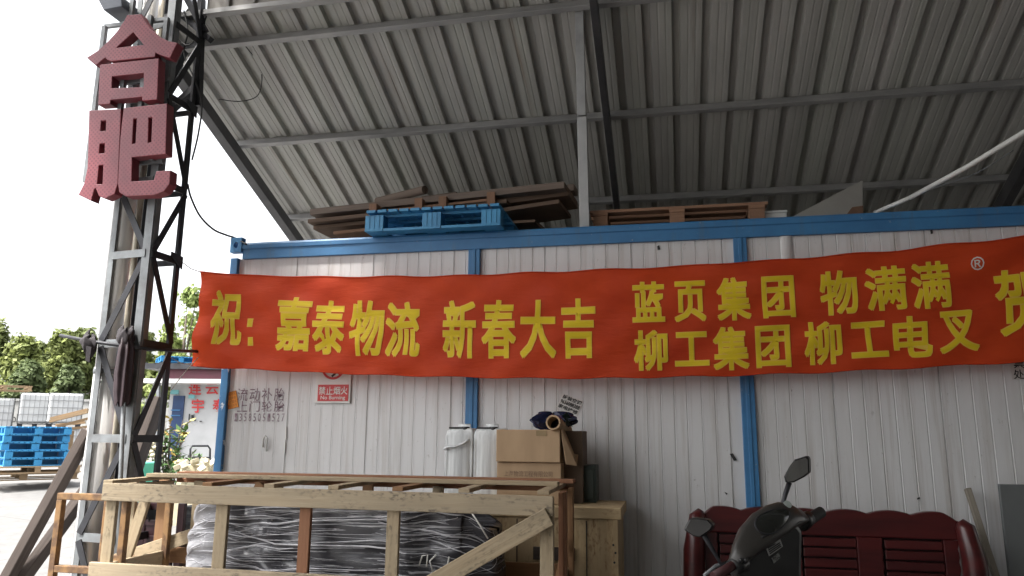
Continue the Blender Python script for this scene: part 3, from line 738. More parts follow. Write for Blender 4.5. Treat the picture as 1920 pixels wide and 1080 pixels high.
# cables
def cable(name, pts, r, label, mt=m_cable, sub=8):
    pts = [V(p) for p in pts]; out = []
    n = len(pts)
    for i in range(n-1):
        p0, p1, p2, p3 = pts[max(i-1,0)], pts[i], pts[i+1], pts[min(i+2,n-1)]
        for k in range(sub):
            t = k/sub; out.append(.5*((2*p1)+(p2-p0)*t+(2*p0-5*p1+4*p2-p3)*t*t+(3*p1-p0-3*p2+p3)*t**3))
    out.append(pts[-1]); b = MB(); b.tube(out, r, 6); return tag(b.build(name, mt), label, 'cable')
cable('cable', [U(352,345,4.34),U(358,370,4.4),U(375,405,4.5),U(400,430,4.6),U(425,441,4.7),U(440,446,4.76),U(462,458,4.72)], .007, 'black cable drooping from the tower to the cabin corner')
cable('cable', [U(345,20,4.3),U(352,60,4.28),U(345,100,4.3),U(365,150,4.3),U(378,195,4.33),U(372,250,4.33),U(360,300,4.33)], .006, 'thin dark cable running down the right tower leg')
cable('cable', [U(455,80,4.56),U(485,120,4.85),U(491,150,4.92),U(482,180,4.95),U(450,190,4.9),U(410,186,4.72)], .0035, 'hair thin wire looping below the left roof purlin')
cable('cable', [U(330,68,4.28),U(350,85,4.28),U(370,70,4.3),U(384,40,4.33),U(392,10,4.33)], .005, 'short dark cable coiled at the top of the tower')
cable('cable', [U(318,735,4.3),U(345,700,4.5),U(372,670,4.56)], .003, 'thin pale string rising from the tower to the banner corner', m_bpipe)
for sg, py_ in ((1, 500), (-1, 690)):
    q_ = bpt(XL+.01, sg*bhh(XL)*.985); b = MB(); b.tube([q_, q_.lerp(V((legs['R'][0]+.02, 4.3, q_.z+.02)), .5)-V((0,0,.015)), V((legs['R'][0]+.02, 4.3, q_.z+.02))], .003, 5); b.build('cord', m_bpipe, ban)

# ================================================================== ON THE CABIN ROOF
ZR = 2.852
def plastic_pallet(name, mt, w=1.1, d=1.0, h=.15):
    root = thing(name, 'x', 'pallet')
    b = MB()
    for i in range(12): x = -w/2+ (i+.5)*w/12; b.bx(x-w/12*.40, x+w/12*.40, -d/2, d/2, h-.018, h)
    for j in range(6): y = -d/2+(j+.5)*d/6; b.bx(-w/2, w/2, y-.02, y+.02, h-.036, h-.0185)
    for y in (.03,): b.bx(-w/2+.135, w/2-.135, y-.006, y+.006, .018, h-.037)
    b.build('deck', mt, root)
    for y in (-d/2+.055, 0, d/2-.055):
        for x in (-w/2+.065, 0, w/2-.065):
            b = MB(); b.bx(x-.065, x+.065, y-.05, y+.05, .018, h-.0365)
            for q_ in (-.035, 0, .035): b.bx(x+q_-.004, x+q_+.004, y-.0535, y-.0505, .02, h-.04)
            b.build('block', mt, root, bevel=.005)
    b = MB()
    for x in (-w/2+.065, 0, w/2-.065): b.bx(x-.064, x+.064, -d/2, d/2, 0, .0175)
    for y in (-d/2+.055, 0, d/2-.055): b.bx(-w/2+.131, -.066, y-.05, y+.05, 0, .0175); b.bx(.066, w/2-.131, y-.05, y+.05, 0, .0175)
    b.build('runner', mt, root); return root
pl = plastic_pallet('plastic_pallet', m_bplast, .95, 1.0, .15)
p0 = U(683,430,4.60); p1 = U(935,400,4.60)
pl.location = ((p0.x+p1.x)/2, 5.12, ZR); pl['label'] = 'blue plastic pallet at the front edge of the cabin roof'
# timber stack behind and above it
ts = thing('timber_stack', 'stack of weathered long boards and battens lying behind the blue pallet', 'timber', U(830,420,5.6))
def brd(px0,py0,px1,py1,Y0,Y1,w_,h_,mt,nm='board'):
    b = MB(); b.beam(U(px0,py0,Y0), U(px1,py1,Y1), w_, h_); b.build(nm, mt, ts, bevel=.003)
brd(590,402,1062,352,5.30,5.10,.14,.05,m_greywood)
brd(600,412,1080,356,5.50,5.32,.14,.05,m_greywood)
brd(630,398,860,368,5.7,5.7,.12,.04,m_greywood)
brd(595,424,960,388,5.35,5.25,.3,.03,m_oldwood)
brd(605,436,800,416,5.4,5.35,.3,.03,m_oldwood); brd(612,430,900,402,5.6,5.5,.4,.03,m_oldwood); brd(640,446,760,434,5.3,5.3,.3,.025,m_palletwood)
brd(905,395,1075,372,5.35,5.30,.35,.06,m_oldwood); brd(925,412,1060,392,5.35,5.30,.4,.03,m_oldwood); brd(940,428,1015,424,5.35,5.30,.3,.02,m_oldwood)
for px_, y0, y1 in ((702,384,400),(787,374,396),(832,370,392),(922,362,384)):
    b = MB(); a = U(px_,y0,5.10); c = U(px_,y1+14,5.10); b.bx(a.x-.03, a.x+.03, 5.07, 5.17, c.z, a.z); b.build('block', m_palletwood, ts)
b = MB(); b.beam(U(715,398,5.12), U(922,376,5.12), .05, .018); b.build('board', m_palletwood, ts)
rt = thing('paper_roll', 'grey cardboard tube lying on the timber stack with its dark end showing', 'tube', U(750,365,5.6))
b = MB(); a, c = U(708,378,5.75), U(797,356,5.45); b.tube([a, c], .035, 16, cap=False); b.tube([a, c-(c-a).normalized()*.02], .030, 16); b.build('tube', m_greywood, rt)
def wooden_pallet(name, w=1.15, d=1.0, h=.14, mt=m_palletwood):
    root = thing(name, 'x', 'pallet')
    for y in [-d/2+.05+i*(d-.1)/6 for i in range(7)]:
        b = MB(); b.bx(-w/2+random.uniform(-.01,.01), w/2+random.uniform(-.01,.01), y-.045, y+.045, h-.02, h); b.build('deck_board', mt, root, bevel=.002)
    for x in (-w/2+.07, 0, w/2-.07):
        b = MB(); b.bx(x-.05, x+.05, -d/2, d/2, h-.041, h-.0205); b.build('bearer', mt, root)
        for y in (-d/2+.06, 0, d/2-.06):
            b = MB(); b.bx(x-.048, x+.048, y-.055, y+.055, .0205, h-.0415); b.build('block', mt, root, bevel=.002)
    for y in (-d/2+.05, 0, d/2-.05):
        b = MB(); b.bx(-w/2, w/2, y-.045, y+.045, 0, .02); b.build('bottom_board', mt, root, bevel=.002)
    return root
wp = wooden_pallet('wooden_pallet'); p0 = U(1122,420,4.85); p1 = U(1424,402,4.85)
wp.location = ((p0.x+p1.x)/2, 5.36, ZR); wp['label'] = 'brown wooden pallet on the cabin roof right of the post'
sc_ = (p1.x-p0.x)/1.15
wb = thing('foam_box', 'small white foam box on the cabin roof beside the wooden pallet', 'box', U(1450,408,4.95))
b = MB(); a, c = U(1428,408,4.92), U(1474,386,4.92); b.bx(a.x, c.x, 4.92, 5.12, ZR, ZR+.075); b.build('body', m_white, wb, bevel=.004)
b = MB(); b.bx(a.x+.004, c.x+.006, 4.915, 5.125, ZR+.0755, ZR+.092); b.build('lid', m_white, wb, bevel=.004)
gs = MB(); gs.prism([U(1482,408,5.0),U(1617,338,5.25),U(1617,402,5.05)], V((.01,.03,.01)))
tag(gs.build('metal_sheet', m_greysheet), 'grey triangular metal sheet propped on the cabin roof', 'sheet')
rk = MB(); a = U(1588,402,4.98); c = U(1619,385,4.98); rk.prism([a, U(1619,402,4.98), c, U(1598,388,4.98)], (0,.1,0))
tag(rk.build('broken_brick', M('rusty_brick', (.17,.095,.06), None, 30, .9), bevel=.004), 'rusty brown brick lump at the foot of the triangular sheet', 'brick')
cp = MB(); cp.tube([U(1640,399,4.95), U(1708,370,4.75)], .013, 10); cp.tube([U(1706,371,4.755), U(1815,312,4.45), U(1990,205,4.0)], .0145, 10)
tag(cp.build('white_conduit', m_white), 'long white plastic conduit rising to the right above the cabin roof', 'conduit')
cable('cable', [U(1690,380,4.9),U(1760,350,4.8),U(1830,325,4.7),U(1900,282,4.6)], .003, 'thin grey wire below the white conduit', m_steel)

# ================================================================== WOODEN CRATE in front
CF, CB = 3.48, 4.04
cr = thing('timber_crate', 'long open pale timber crate frame in the foreground', 'crate', (U(620,930,CF).x, 3.76, 0))
tl, tr = U(199,905,CF), U(1038,930,CF)
x0, x1, zt = tl.x, tr.x, (tl.z+tr.z)/2
RH = .088
def cb(nm, mt, fn, bev=.003):
    b = MB(); fn(b); return b.build(nm, mt, cr, bevel=bev)
cb('front_rail', m_pine_stained, lambda b: b.beam((x0, CF-.012, tl.z-RH/2), (x1, CF-.012, tr.z-RH/2), .022, RH))
zlow = U(190,1055,CF).z
cb('front_rail', m_pine_stained, lambda b: b.beam((x0-.03, CF-.012, zlow-.045), (x1, CF-.012, zlow-.055), .022, RH+.01))
cb('front_rail', m_pine_stained, lambda b: b.beam((x0, CF-.012, .06), (x1, CF-.012, .06), .022, RH))
for px_, mt, w_ in ((207,m_pine,.06),(416,m_pine,.066),(573,m_red_wood,.058),(738,m_pine,.062),(1026,m_pine,.062)):
    X = U(px_,1000,CF+.02).x
    cb('front_post', mt, lambda b: b.beam((X, CF+.012, .0), (X+.001, CF+.012, zt-.012), w_, .024, (0,1,0)))
# back side
bl, br_ = U(330,886,CB), U(1068,900,CB)
zb = (bl.z+br_.z)/2
cb('back_rail', m_red_wood, lambda b: b.beam((x0+.01, CB+.012, zt-.012), (x1+.02, CB+.012, zt-.012), .022, .024))
cb('back_rail', m_pine2, lambda b: b.beam((x0, CB+.012, zlow-.045), (x1, CB+.012, zlow-.045), .022, .085))
for px_, mt in ((248,m_pine),(306,m_pine2),(372,m_pine),(520,m_pine),(690,m_pine2),(822,m_pine),(1062,m_pine2)):
    X = U(px_,960,CB).x
    cb('back_post', mt, lambda b: b.beam((X, CB-.012, 0), (X, CB-.012, zt-.012), .06, .024, (0,1,0)))
cb('diagonal_brace', m_pine, lambda b: b.beam(U(365,1002,CB-.036), U(190,1060,CB-.036), .022, .075, (0,0,1)))
cb('diagonal_brace', m_pine2, lambda b: b.beam(U(490,905,CB-.036), U(424,1045,CB-.036), .022, .055, (0,0,1)))
cb('diagonal_brace', m_pine, lambda b: b.beam(U(275,932,CF+.30), U(232,1062,CF+.30), .022, .06, (0,0,1)))
cb('diagonal_brace', m_pine, lambda b: b.beam(U(1030,968,CF-.036), U(800,1100,CF-.036), .022, .082, (0,0,1)))
# top: cross pieces, with two long boards over them
for i, px_ in enumerate((206,392,508,628,748,872,1020)):
    X = U(px_,918,CF).x; mt = (m_pine, m_pine2)[i % 3 == 1]
    cb('cross_piece', mt, lambda b: b.beam((X, CF-.02, zt+.010), (X+random.uniform(-.02,.02), CB+.02, zt+.010), .055, .020))
cb('top_board', m_pine, lambda b: b.beam((x0+.03, CF+.30, zt+.0305), (x1-.02, CF+.30, zt+.0305), .075, .020))
cb('top_board', m_red_wood, lambda b: b.beam((x0+.06, CB-.03, zt+.0305), (x1+.03, CB-.03, zt+.0305), .085, .020))
# right end
for Y, mt in ((CF+.16, m_red_wood), (CF+.24, m_red_wood), (CB-.05, m_pine2)):
    cb('end_post', mt, lambda b: b.beam((x1+.014, Y, 0), (x1+.014, Y, zt-.0), .024, .055, (0,1,0)))
cb('end_rail', m_pine, lambda b: b.beam((x1-.012, CF+.03, zlow-.05), (x1-.012, CB-.03, zlow-.05), .022, .08))
cb('end_rail', m_pine, lambda b: b.beam((x0+.012, CF+.03, zlow-.05), (x0+.012, CB-.03, zlow-.05), .022, .08))
cb('end_rail', m_pine, lambda b: b.beam((x0+.012, CF+.03, zt-.05), (x0+.012, CB-.03, zt-.05), .022, .08))
cb('end_brace', m_pine2, lambda b: b.beam((x1-.012, CF+.05, zlow-.10), (x1-.012, CB-.1, zlow+.12), .02, .05))
cb('deck', m_pine2, lambda b: [b.bx(x0+.05+i*.2, x0+.22+i*.2, CF+.03, CB-.03, .10, .125) for i in range(int((x1-x0-.1)/.2))])

# wrapped bale inside the crate
bx0, bx1 = U(352,1010,3.62).x, U(930,1010,3.62).x; bzt = U(640,948,3.62).z
bale = thing('wrapped_bale', 'bulky goods wrapped in streaky clear plastic film inside the timber crate', 'bale', ((bx0+bx1)/2, 3.8, .13))
def bale_pt(u, t):
    a = 2*pi*u; n_ = 5.0
    cx_, sx_ = cos(a), sin(a)
    ex = abs(cx_)**(2/n_)*(1 if cx_ > 0 else -1); ey = abs(sx_)**(2/n_)*(1 if sx_ > 0 else -1)
    w_ = (bx1-bx0)/2; X = (bx0+bx1)/2+ex*w_; Y = 3.79+ey*.185
    tt = min(t/.86, 1); Z = .13+(bzt-.13)*tt
    k = 1
    if t > .86: s = (t-.86)/.14; k = (1-s); Z = bzt + .006*sin(9*u*6)*s
    fx = (X-bx0)/(bx1-bx0)
    Z -= max(0, fx-.80)**2*2.6*tt + max(0, .04-fx)*1.0*tt
    X = (bx0+bx1)/2+(X-(bx0+bx1)/2)*(k*.98+.02)+(.05*sin(5*tt+1) if fx < .1 else (-.12*(tt-.75) if fx > .9 and tt > .75 else 0))*k
    Y = 3.79+(Y-3.79)*k
    f = .010*sin(40*tt + 6*fx*3) + .008*sin(61*tt-9*fx*3) + .012*sin(7*fx*6+3*tt)*1 + .006*sin(90*tt+25*fx)
    Y += (-f if ey < 0 else f)*k; Z += .012*sin(14*fx)*tt + .006*sin(47*fx+2)*tt
    return V((X, Y, Z))
b = MB(); b.grid(bale_pt, 240, 90); b.build('film', m_film, bale)
rs_ = random.Random(5); b = MB()
for i in range(85):
    u0 = .52+.40*rs_.random()**1.2; L_ = rs_.uniform(.05,.22); t0 = rs_.uniform(.52,.85); sl_ = rs_.choice((-.25,-.08,.02,.25,.50))+rs_.uniform(-.06,.06); cv = rs_.uniform(-.02,.02)
    pts = []
    for k in range(13):
        q_ = k/12; pts.append(bale_pt(min(.985,u0+L_*q_), max(.3,min(.855,t0+sl_*L_*q_*1.6+cv*sin(pi*q_)))) + V((0,-.002,0)))
    r0 = rs_.choice((.0010,.0014,.002,.0028,.0042)) if u0 < .78 else .0011; b.tube(pts, [r0*(.2+sin(pi*k/12)) for k in range(13)], 5)
b.build('bunched_film', M('bunched_film', (.62,.61,.64), (.34,.34,.37), 14, .25), bale)
b = MB()
for (x_, y_, w_, h_) in ((790,1048,6,36),(806,1044,6,40),(826,1050,7,26),(842,1050,7,26)):
    pass
a, c = U(770,1000,3.6), U(905,1075,3.6)
# dark goods seen at the loose right end of the bale
b.tube([U(786,1060,3.585), U(792,1042,3.58), U(802,1040,3.58), U(800,1062,3.585)], .004, 6); b.tube([U(812,1072,3.585), U(806,1052,3.58), U(818,1040,3.58)], .004, 6); b.tube([U(838,1066,3.585), U(842,1044,3.58)], .004, 6)
b.tube([U(880,955,3.62), U(900,985,3.60), U(915,1010,3.6)], .004, 6)
b.build('strap', m_white_ink, bale)

# ================================================================== behind the crate on the right: ply box, cans, cartons
pb_ = thing('plywood_box', 'large pale plywood box behind the timber crate', 'box', (U(1010,1000,4.2).x, 4.4, 0))
a = U(840,952,4.16); c = U(1164,952,4.16); zp = U(1100,952,4.16).z; PX0, PX1 = a.x, c.x
b = MB(); b.bx(PX0, PX1-.02, 4.18, 4.66, 0, zp-.06); b.build('side_panel', m_ply, pb_)
b = MB(); b.bx(PX0-.01, PX1-.0, 4.165, 4.67, zp-.058, zp); b.build('lid', m_ply, pb_, bevel=.003)
b = MB()
for X in [PX0+.2+i*.19 for i in range(4)]: b.bx(X-.003, X+.003, 4.1765, 4.1795, .02, zp-.07)
b.build('board_joint', m_darkwood, pb_)
b = MB(); a1 = U(1000,1036,4.17); b.bx(a1.x, PX1-.25, 4.163, 4.179, a1.z-.035, a1.z+.03); b.build('batten', m_darkwood, pb_)  # dark strip across the front of the box
b = MB(); b.bx(PX1-.055, PX1-.019, 4.160, 4.1795, .0, zp-.06); b.build('corner_batten', m_ply, pb_)
b = MB()
for (x_, y_) in ((1150,1022),(1154,1037),(1152,1055)): p = U(x_,y_,4.158); b.tube([p, p+V((0,.006,0))], .006, 8)
b.build('nail', m_ink, pb_)
# jerrycans
def jerrycan(label):
    root = thing('jerrycan', label, 'jerrycan', group='white jerrycans beside the cartons')
    b = MB(); pts = []
    hh, ww, dd = .33, .13, .17
    lv = [(0,.92),(.012,.98),(.03,1),(.05,1),(.10,1),(.20,1),(.27,1),(.295,.98),(.315,.92),(.33,.78)]
    n = 72; vs = []; fs = []
    for z, k0 in lv:
        for i in range(n):
            a = 2*pi*i/n; e = .22; k = k0*(1-(.035*(max(0,cos(a*12+pi))**.5) if .03 < z < .29 else 0))
            vs.append(V((ww*k*abs(cos(a))**e*(1 if cos(a) > 0 else -1), dd*k*abs(sin(a))**e*(1 if sin(a) > 0 else -1), z)))
    for j in range(len(lv)-1):
        for i in range(n): fs.append((j*n+i, j*n+(i+1)%n, (j+1)*n+(i+1)%n, (j+1)*n+i))
    fs += [list(range(n))[::-1], [(len(lv)-1)*n+i for i in range(n)]]
    b.add(vs, fs, smooth=True); b.build('body', m_can, root)
    b = MB(); b.tube([(-.05,-.02,.322),(-.05,-.02,.342),(.05,-.02,.342),(.05,-.02,.322)], .010, 8); b.build('handle', m_can, root)
    b = MB(); b.tube([(.035,-.11,.322),(.035,-.11,.338)], .034, 14); b.bx(-.10,.02,-.14,-.04,.328,.336); b.build('cap', m_black, root)
    return root
zc_ = zp+.001
s_ = U(835,890,4.35); 
j1 = jerrycan('white ribbed jerrycan standing at the left end of the plywood box'); X = (U(838,850,4.38).x+U(887,850,4.38).x)/2; j1.location = (X-.002, 4.50, zc_)
j1.scale = (.72, .8, 1); 
j2 = copy_thing(j1, ((U(891,850,4.38).x+U(936,850,4.38).x)/2+.005, 4.50, zc_), 0, 'white ribbed jerrycan pressed against the left side of the cartons'); j2.scale = (.72,.8,1)
zj = (U(860,797,4.4).z - zc_)/.345
for j in (j1, j2): j.scale[2] = zj
b = MB(); b.tube([U(833,842,4.36),U(840,838,4.345),U(852,838,4.345),U(868,832,4.345),U(880,824,4.35)], .008, 6)
tag(b.build('tape_strip', m_can), 'twisted strip of tape hanging across the left jerrycan', 'tape')
# cartons
def carton(name, label, px0, px1, py0, py1, Yf, dep, z0=None, flap=False, skew=0):
    a = U(px0, py1, Yf); c = U(px1, py0, Yf); z0 = a.z if z0 is None else z0
    root = thing(name, label, 'carton', ((a.x+c.x)/2, Yf+dep/2, z0))
    b = MB(); b.bx(a.x, c.x, Yf, Yf+dep, z0, c.z); b.build('body', m_card, root, bevel=.004)
    return root, a, c, z0
c1, a, c, z0 = carton('cardboard_box', 'lower flat brown carton with faint print, under the larger carton', 931, 1052, 868, 940, 4.28, .36, zc_)
zmid = c.z
b = MB(); write_px(b, '上海物流工程有限公司', 945, 882, 1036, 893, 4.2795, .004, .002); b.build('print', M('faded_print', (.17,.11,.075), (.30,.20,.13), 60, .8), c1)
c2, a, c, z0 = carton('cardboard_box', 'larger brown carton on top of the flat carton, plastic bag above', 930, 1050, 806, 868, 4.26, .40, zmid+.002)
b = MB(); b.bx(a.x+.002, c.x-.002, 4.2595, 4.2575, z0+.01, c.z-.004); 
b = MB(); pz = c.z
b.prism([V((c.x+.002,4.27,pz)), V((c.x+.002,4.62,pz)), V((c.x+.075,4.62,pz-.015)), V((c.x+.085,4.30,pz-.20)), V((c.x+.03,4.27,pz-.19))], (.004,0,.003)); b.build('flap', m_card, c2)
b = MB(); p = U(1015,812,4.2575); b.bx(p.x-.03, p.x+.03, 4.2575, 4.2592, pz-.035, pz-.004); b.build('tape', M('brown_tape', (.30,.21,.10), None, 8, .4), c2)
m_card_keep = m_card; m_card = M('shaded_cardboard', (.13,.088,.06), (.10,.07,.05), 3, .85)  # shade is put into the colour of this cardboard
c3, a3, c3c, _ = carton('cardboard_box', 'added carton, shade painted into its brown, right of the stacked cartons', 1056, 1092, 808, 940, 4.40, .24, zc_)  # added box standing in for the shaded side of the larger carton
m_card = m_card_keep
# bag and tube
bg_ = thing('plastic_bag', 'crumpled dark blue plastic bag on top of the larger carton', 'bag', U(1040,806,4.42))
c0 = U(1036,790,4.42)
b = MB()
def bagp(u, t):
    a = 2*pi*u; k = sin(pi*(.02+.96*t)); r_ = 1+.22*sin(5*a+3*t)+.16*sin(9*a-7*t)+.10*sin(17*a+11*t)
    return c0+V((.115*cos(a)*k*r_, .09*sin(a)*k*r_, .048*cos(pi*t)*(1+.25*sin(7*a)) - .005 + .022*cos(2*a)*k))
b.grid(bagp, 56, 28, smooth=False); b.build('film', m_bag, bg_)
b = MB(); b.add([c0+V(p) for p in ((.05,-.03,.03),(.095,-.05,.05),(.12,-.02,.012),(.10,-.03,-.01),(.125,-.04,-.03),(.06,-.05,-.02))], [(0,1,2),(0,2,3),(0,3,4),(0,4,5)]); b.build('loose_end', M('black_green_film', (.012,.022,.018), None, 9, .3), bg_, solid=.003)
tb = thing('cardboard_tube', 'cardboard tube with open round end poking out of the blue bag', 'tube', U(1040,795,4.3))
p, q_ = U(1037,792,4.22), U(1060,806,4.55); d_ = (q_-p).normalized()
b = MB(); b.tube([p, q_], .042, 24, cap=False)
b.tube([q_, p], .033, 24, cap=False)
u_ = d_.orthogonal().normalized(); v_ = d_.cross(u_); vs = []
for k in range(24):
    a = 2*pi*k/24
    vs += [p+(u_*cos(a)+v_*sin(a))*.033, p+(u_*cos(a)+v_*sin(a))*.042]
b.add(vs, [(2*k,2*k+1,(2*k+3)%48,(2*k+2)%48) for k in range(24)]); b.build('tube', m_card, tb)
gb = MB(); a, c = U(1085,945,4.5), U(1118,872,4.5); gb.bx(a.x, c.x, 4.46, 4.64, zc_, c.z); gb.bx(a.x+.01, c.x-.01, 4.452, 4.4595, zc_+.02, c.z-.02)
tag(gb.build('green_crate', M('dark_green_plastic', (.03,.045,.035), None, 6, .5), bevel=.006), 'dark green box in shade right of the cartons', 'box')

# ================================================================== left of the crate: yellow stand, old doors, plastic crate
ys = thing('steel_stand', 'rusty yellow angle iron stand at the left end of the crate', 'stand', U(150,1080,3.7))
pa, pb2 = U(112,930,3.62), U(200,938,3.62)
def yb(p, q, w_=.035, nm='rail'):
    b = MB(); b.beam(p, q, w_, w_, (0,1,0)); b.build(nm, m_rust, ys, bevel=.003)
zt_ = pa.z; yx0 = U(108,1000,3.62).x; yx1 = U(232,1000,3.62).x
for X in (yx0, yx1):
    for Y in (3.62, 3.98): yb((X,Y,0), (X,Y,zt_-.018), nm='leg')
for Y in (3.62, 3.98):
    yb((yx0-.017,Y,zt_), (yx1+.017,Y,zt_)); yb((yx0+.018,Y,U(150,1068,3.62).z), (yx1-.018,Y,U(150,1068,3.62).z))
for X in (yx0, yx1): yb((X,3.64,zt_-.0), (X,3.96,zt_-.0))
dp = thing('old_door_leaf', 'dark maroon panelled door leaf leaning behind the left end of the crate', 'door', U(270,1060,4.3))
def dpan(x0_, y0_, x1_, y1_, Y, t_, mt, nm):
    a = U(x0_, y1_, Y); c = U(x1_, y0_, Y); b = MB(); b.bx(a.x, c.x, Y, Y+t_, a.z, c.z); b.build(nm, mt, dp, bevel=.003)
za_, zb_ = U(270,942,4.26), U(270,1062,4.26)
for (xa, xb) in ((219,230),(246,262),(320,334)): dpan(xa, 944, xb, 1240, 4.26, .03, m_doorbrown, 'stile')
for (ya_, yb_) in ((944,954),(976,984),(1006,1030),(1050,1080),(1150,1240)): dpan(230, ya_, 320, yb_, 4.263, .024, m_doorbrown, 'rail')
dpan(262, 984, 320, 1050, 4.268, .014, m_doorbrown, 'panel')
pcx = thing('plastic_crate', 'grey slatted plastic crate behind the left end of the wrapped bale', 'crate', U(355,1000,4.3))
a, c = U(338,1004,4.40), U(382,950,4.40)
b = MB(); b.bx(a.x, c.x, 4.40, 4.42, a.z, c.z); b.bx(a.x, a.x+.02, 4.42, 4.62, a.z, c.z); b.bx(c.x-.02, c.x, 4.42, 4.62, a.z, c.z); b.build('body', M('grey_plastic', (.12,.13,.135), None, 5, .5), pcx)
b = MB()
for i in range(4): zz = a.z+.02+i*(c.z-a.z)/4; b.bx(a.x+.004, c.x-.004, 4.388, 4.3995, zz, zz+.02)
b.build('slat', m_dsteel, pcx)
b = MB(); b.bx(a.x-.02, c.x+.02, 4.38, 4.64, 0, a.z-.001); b.bx(a.x-.03, c.x+.03, 4.37, 4.65, a.z-.05, a.z-.02)
tag(b.build('wooden_stool', m_oldwood), 'old wooden block carrying the grey plastic crate', 'block')

# ================================================================== SOFA
so_ = thing('wooden_sofa', 'dark red lacquered wooden sofa with wavy back rail against the cabin', 'sofa', (U(1570,1000,4.5).x, 4.3, 0))
BY = 4.48
top = []
X0, X1 = U(1318,960,BY).x, U(1800,980,BY).x
zpk = U(1430,951,BY).z
NS = 90
def wavez(s):   # scalloped top line
    ph = s*6.0
    return zpk - .022*(1-abs(cos(pi*(ph-.45)))**.7) - (.03*max(0,(s-.94)/.06) + .03*max(0,(.04-s)/.04))
tp_ = [V((X0+(X1-X0)*i/NS, BY, wavez(i/NS))) for i in range(NS+1)]
zr = U(1500,1003,BY).z
b = MB(); b.prism(tp_ + [V((X1,BY,zr)), V((X0,BY,zr))], (0,.045,0)); b.build('back_rail', m_maroon, so_, bevel=.006)
stl = [(1322,1345),(1468,1502),(1609,1655),(1772,1798)]
for (a_, c_) in stl:
    xa, xb = U(a_,1040,BY).x, U(c_,1040,BY).x
    # scalloped edge towards the slats
    pts = []
    nz = 26
    for i in range(nz+1): z = .40+(zr-.002-.40)*i/nz; pts.append(V((xb+.006*abs(sin(i*pi/3)), BY+.004, z)))
    pts += [V((xa, BY+.004, zr-.002)), V((xa, BY+.004, .40))]
    b = MB(); b.prism(pts, (0,.036,0)); b.build('stile', m_maroon, so_, bevel=.003)
b = MB(); b.bx(X0+.03, X1-.03, BY+.046, BY+.054, .42, zr+.05); b.build('added_backing', M('gap_darkening', (.02,.006,.007), None, 5, .7), so_)  # added sheet, coloured dark to darken the gaps between the slats
for (a_, c_) in ((1345,1468),(1502,1609),(1655,1772)):
    xa, xb = U(a_,1040,BY).x+.016, U(c_,1040,BY).x-.003
    for i in range(10):
        z = zr-.012-i*.054
        if z < .45: break
        b = MB(); b.bx(xa, xb, BY+.008, BY+.03, z-.044, z); b.build('slat', m_maroon, so_, bevel=.004)
def arm_post(X, sgn, tpx, tpy):
    b = MB(); zt2 = U(tpx, tpy, 4.42).z
    pts = [V((X, 4.44, .0)), V((X+.01*sgn, 4.44, .45)), V((X+.035*sgn, 4.44, .70)), V((X+.030*sgn, 4.44, .88)), V((X+.005*sgn, 4.44, zt2-.03)), V((X-.015*sgn, 4.45, zt2))]
    b.tube(pts, [.05,.05,.06,.058,.045,.02], 16); b.build('arm_post', m_maroon, so_)
    b = MB(); b.tube([V((X,4.40,.64)), V((X,4.1,.66)), V((X,3.88,.62)), V((X,3.83,.54)), V((X,3.84,.0))], [.04,.045,.05,.045,.035], 12); b.build('armrest', m_maroon, so_)
arm_post(U(1815,1030,4.42).x, 1, 1806, 978); arm_post(U(1312,1030,4.42).x, -1, 1312, 958)
b = MB(); b.bx(X0, X1, 3.84, 4.47, .36, .41); b.build('seat', m_maroon, so_, bevel=.006)
b = MB(); b.bx(X0+.02, X1-.02, 3.87, 3.90, .26, .358); b.build('apron', m_maroon, so_)
# leaning stick and grey board
b = MB(); b.beam(U(1814,916,4.66), U(1878,1120,4.52), .03, .042, (0,-1,0)); p, q_ = U(1814,916,4.70), U(1880,1120,4.56)
k = (q_-p); b = MB(); b.beam(p, p+k*(p.z/(p.z-q_.z)), .028, .040, (0,-1,0)); tag(b.build('leaning_batten', wood('grey_batten', (.30,.27,.22), (.2,.18,.15)), bevel=.003), 'weathered timber batten leaning on the cabin right of the sofa', 'batten')
b = MB(); a = U(1874,908,4.62); b.bx(a.x, a.x+.62, 4.62, 4.65, 0, a.z); gpn = b.build('grey_board', m_greypanel, bevel=.002); tag(gpn, 'plain dark grey board standing at the right edge of the picture', 'board')

# ================================================================== SCOOTER
sco = thing('electric_scooter', 'black electric scooter with two mirrors parked in front of the sofa', 'scooter', (U(1450,1010,2.95).x, 2.95, 0))
Lg, Rg = U(1338,1082,2.74), U(1540,960,3.14); Bc = U(1446,1014,2.95)
bd = (Rg-Lg).normalized(); hd = V((-bd.y, bd.x, 0)).normalized(); up_ = bd.cross(hd).normalized()
if up_.z < 0: up_ = -up_
hf = hd
def SP(a, f, u): return Bc + bd*a + hf*f + up_*u
def zp5(x, y, Y): return U(1240+x/4.5, 840+y/4.5, Y)
b = MB(); b.tube([Lg, Lg+(Rg-Lg)*.26], [.017,.015], 14); b.build('grip', M('maroon_rubber', (.05,.012,.014), None, 20, .6), sco)
b = MB(); b.tube([Rg, Rg+(Lg-Rg)*.30], [.021,.023], 14); b.build('grip', m_rubber, sco)
b = MB(); b.tube([Lg+(Rg-Lg)*.2, Lg+(Rg-Lg)*.8], .012, 10); b.build('handlebar', m_dsteel, sco)
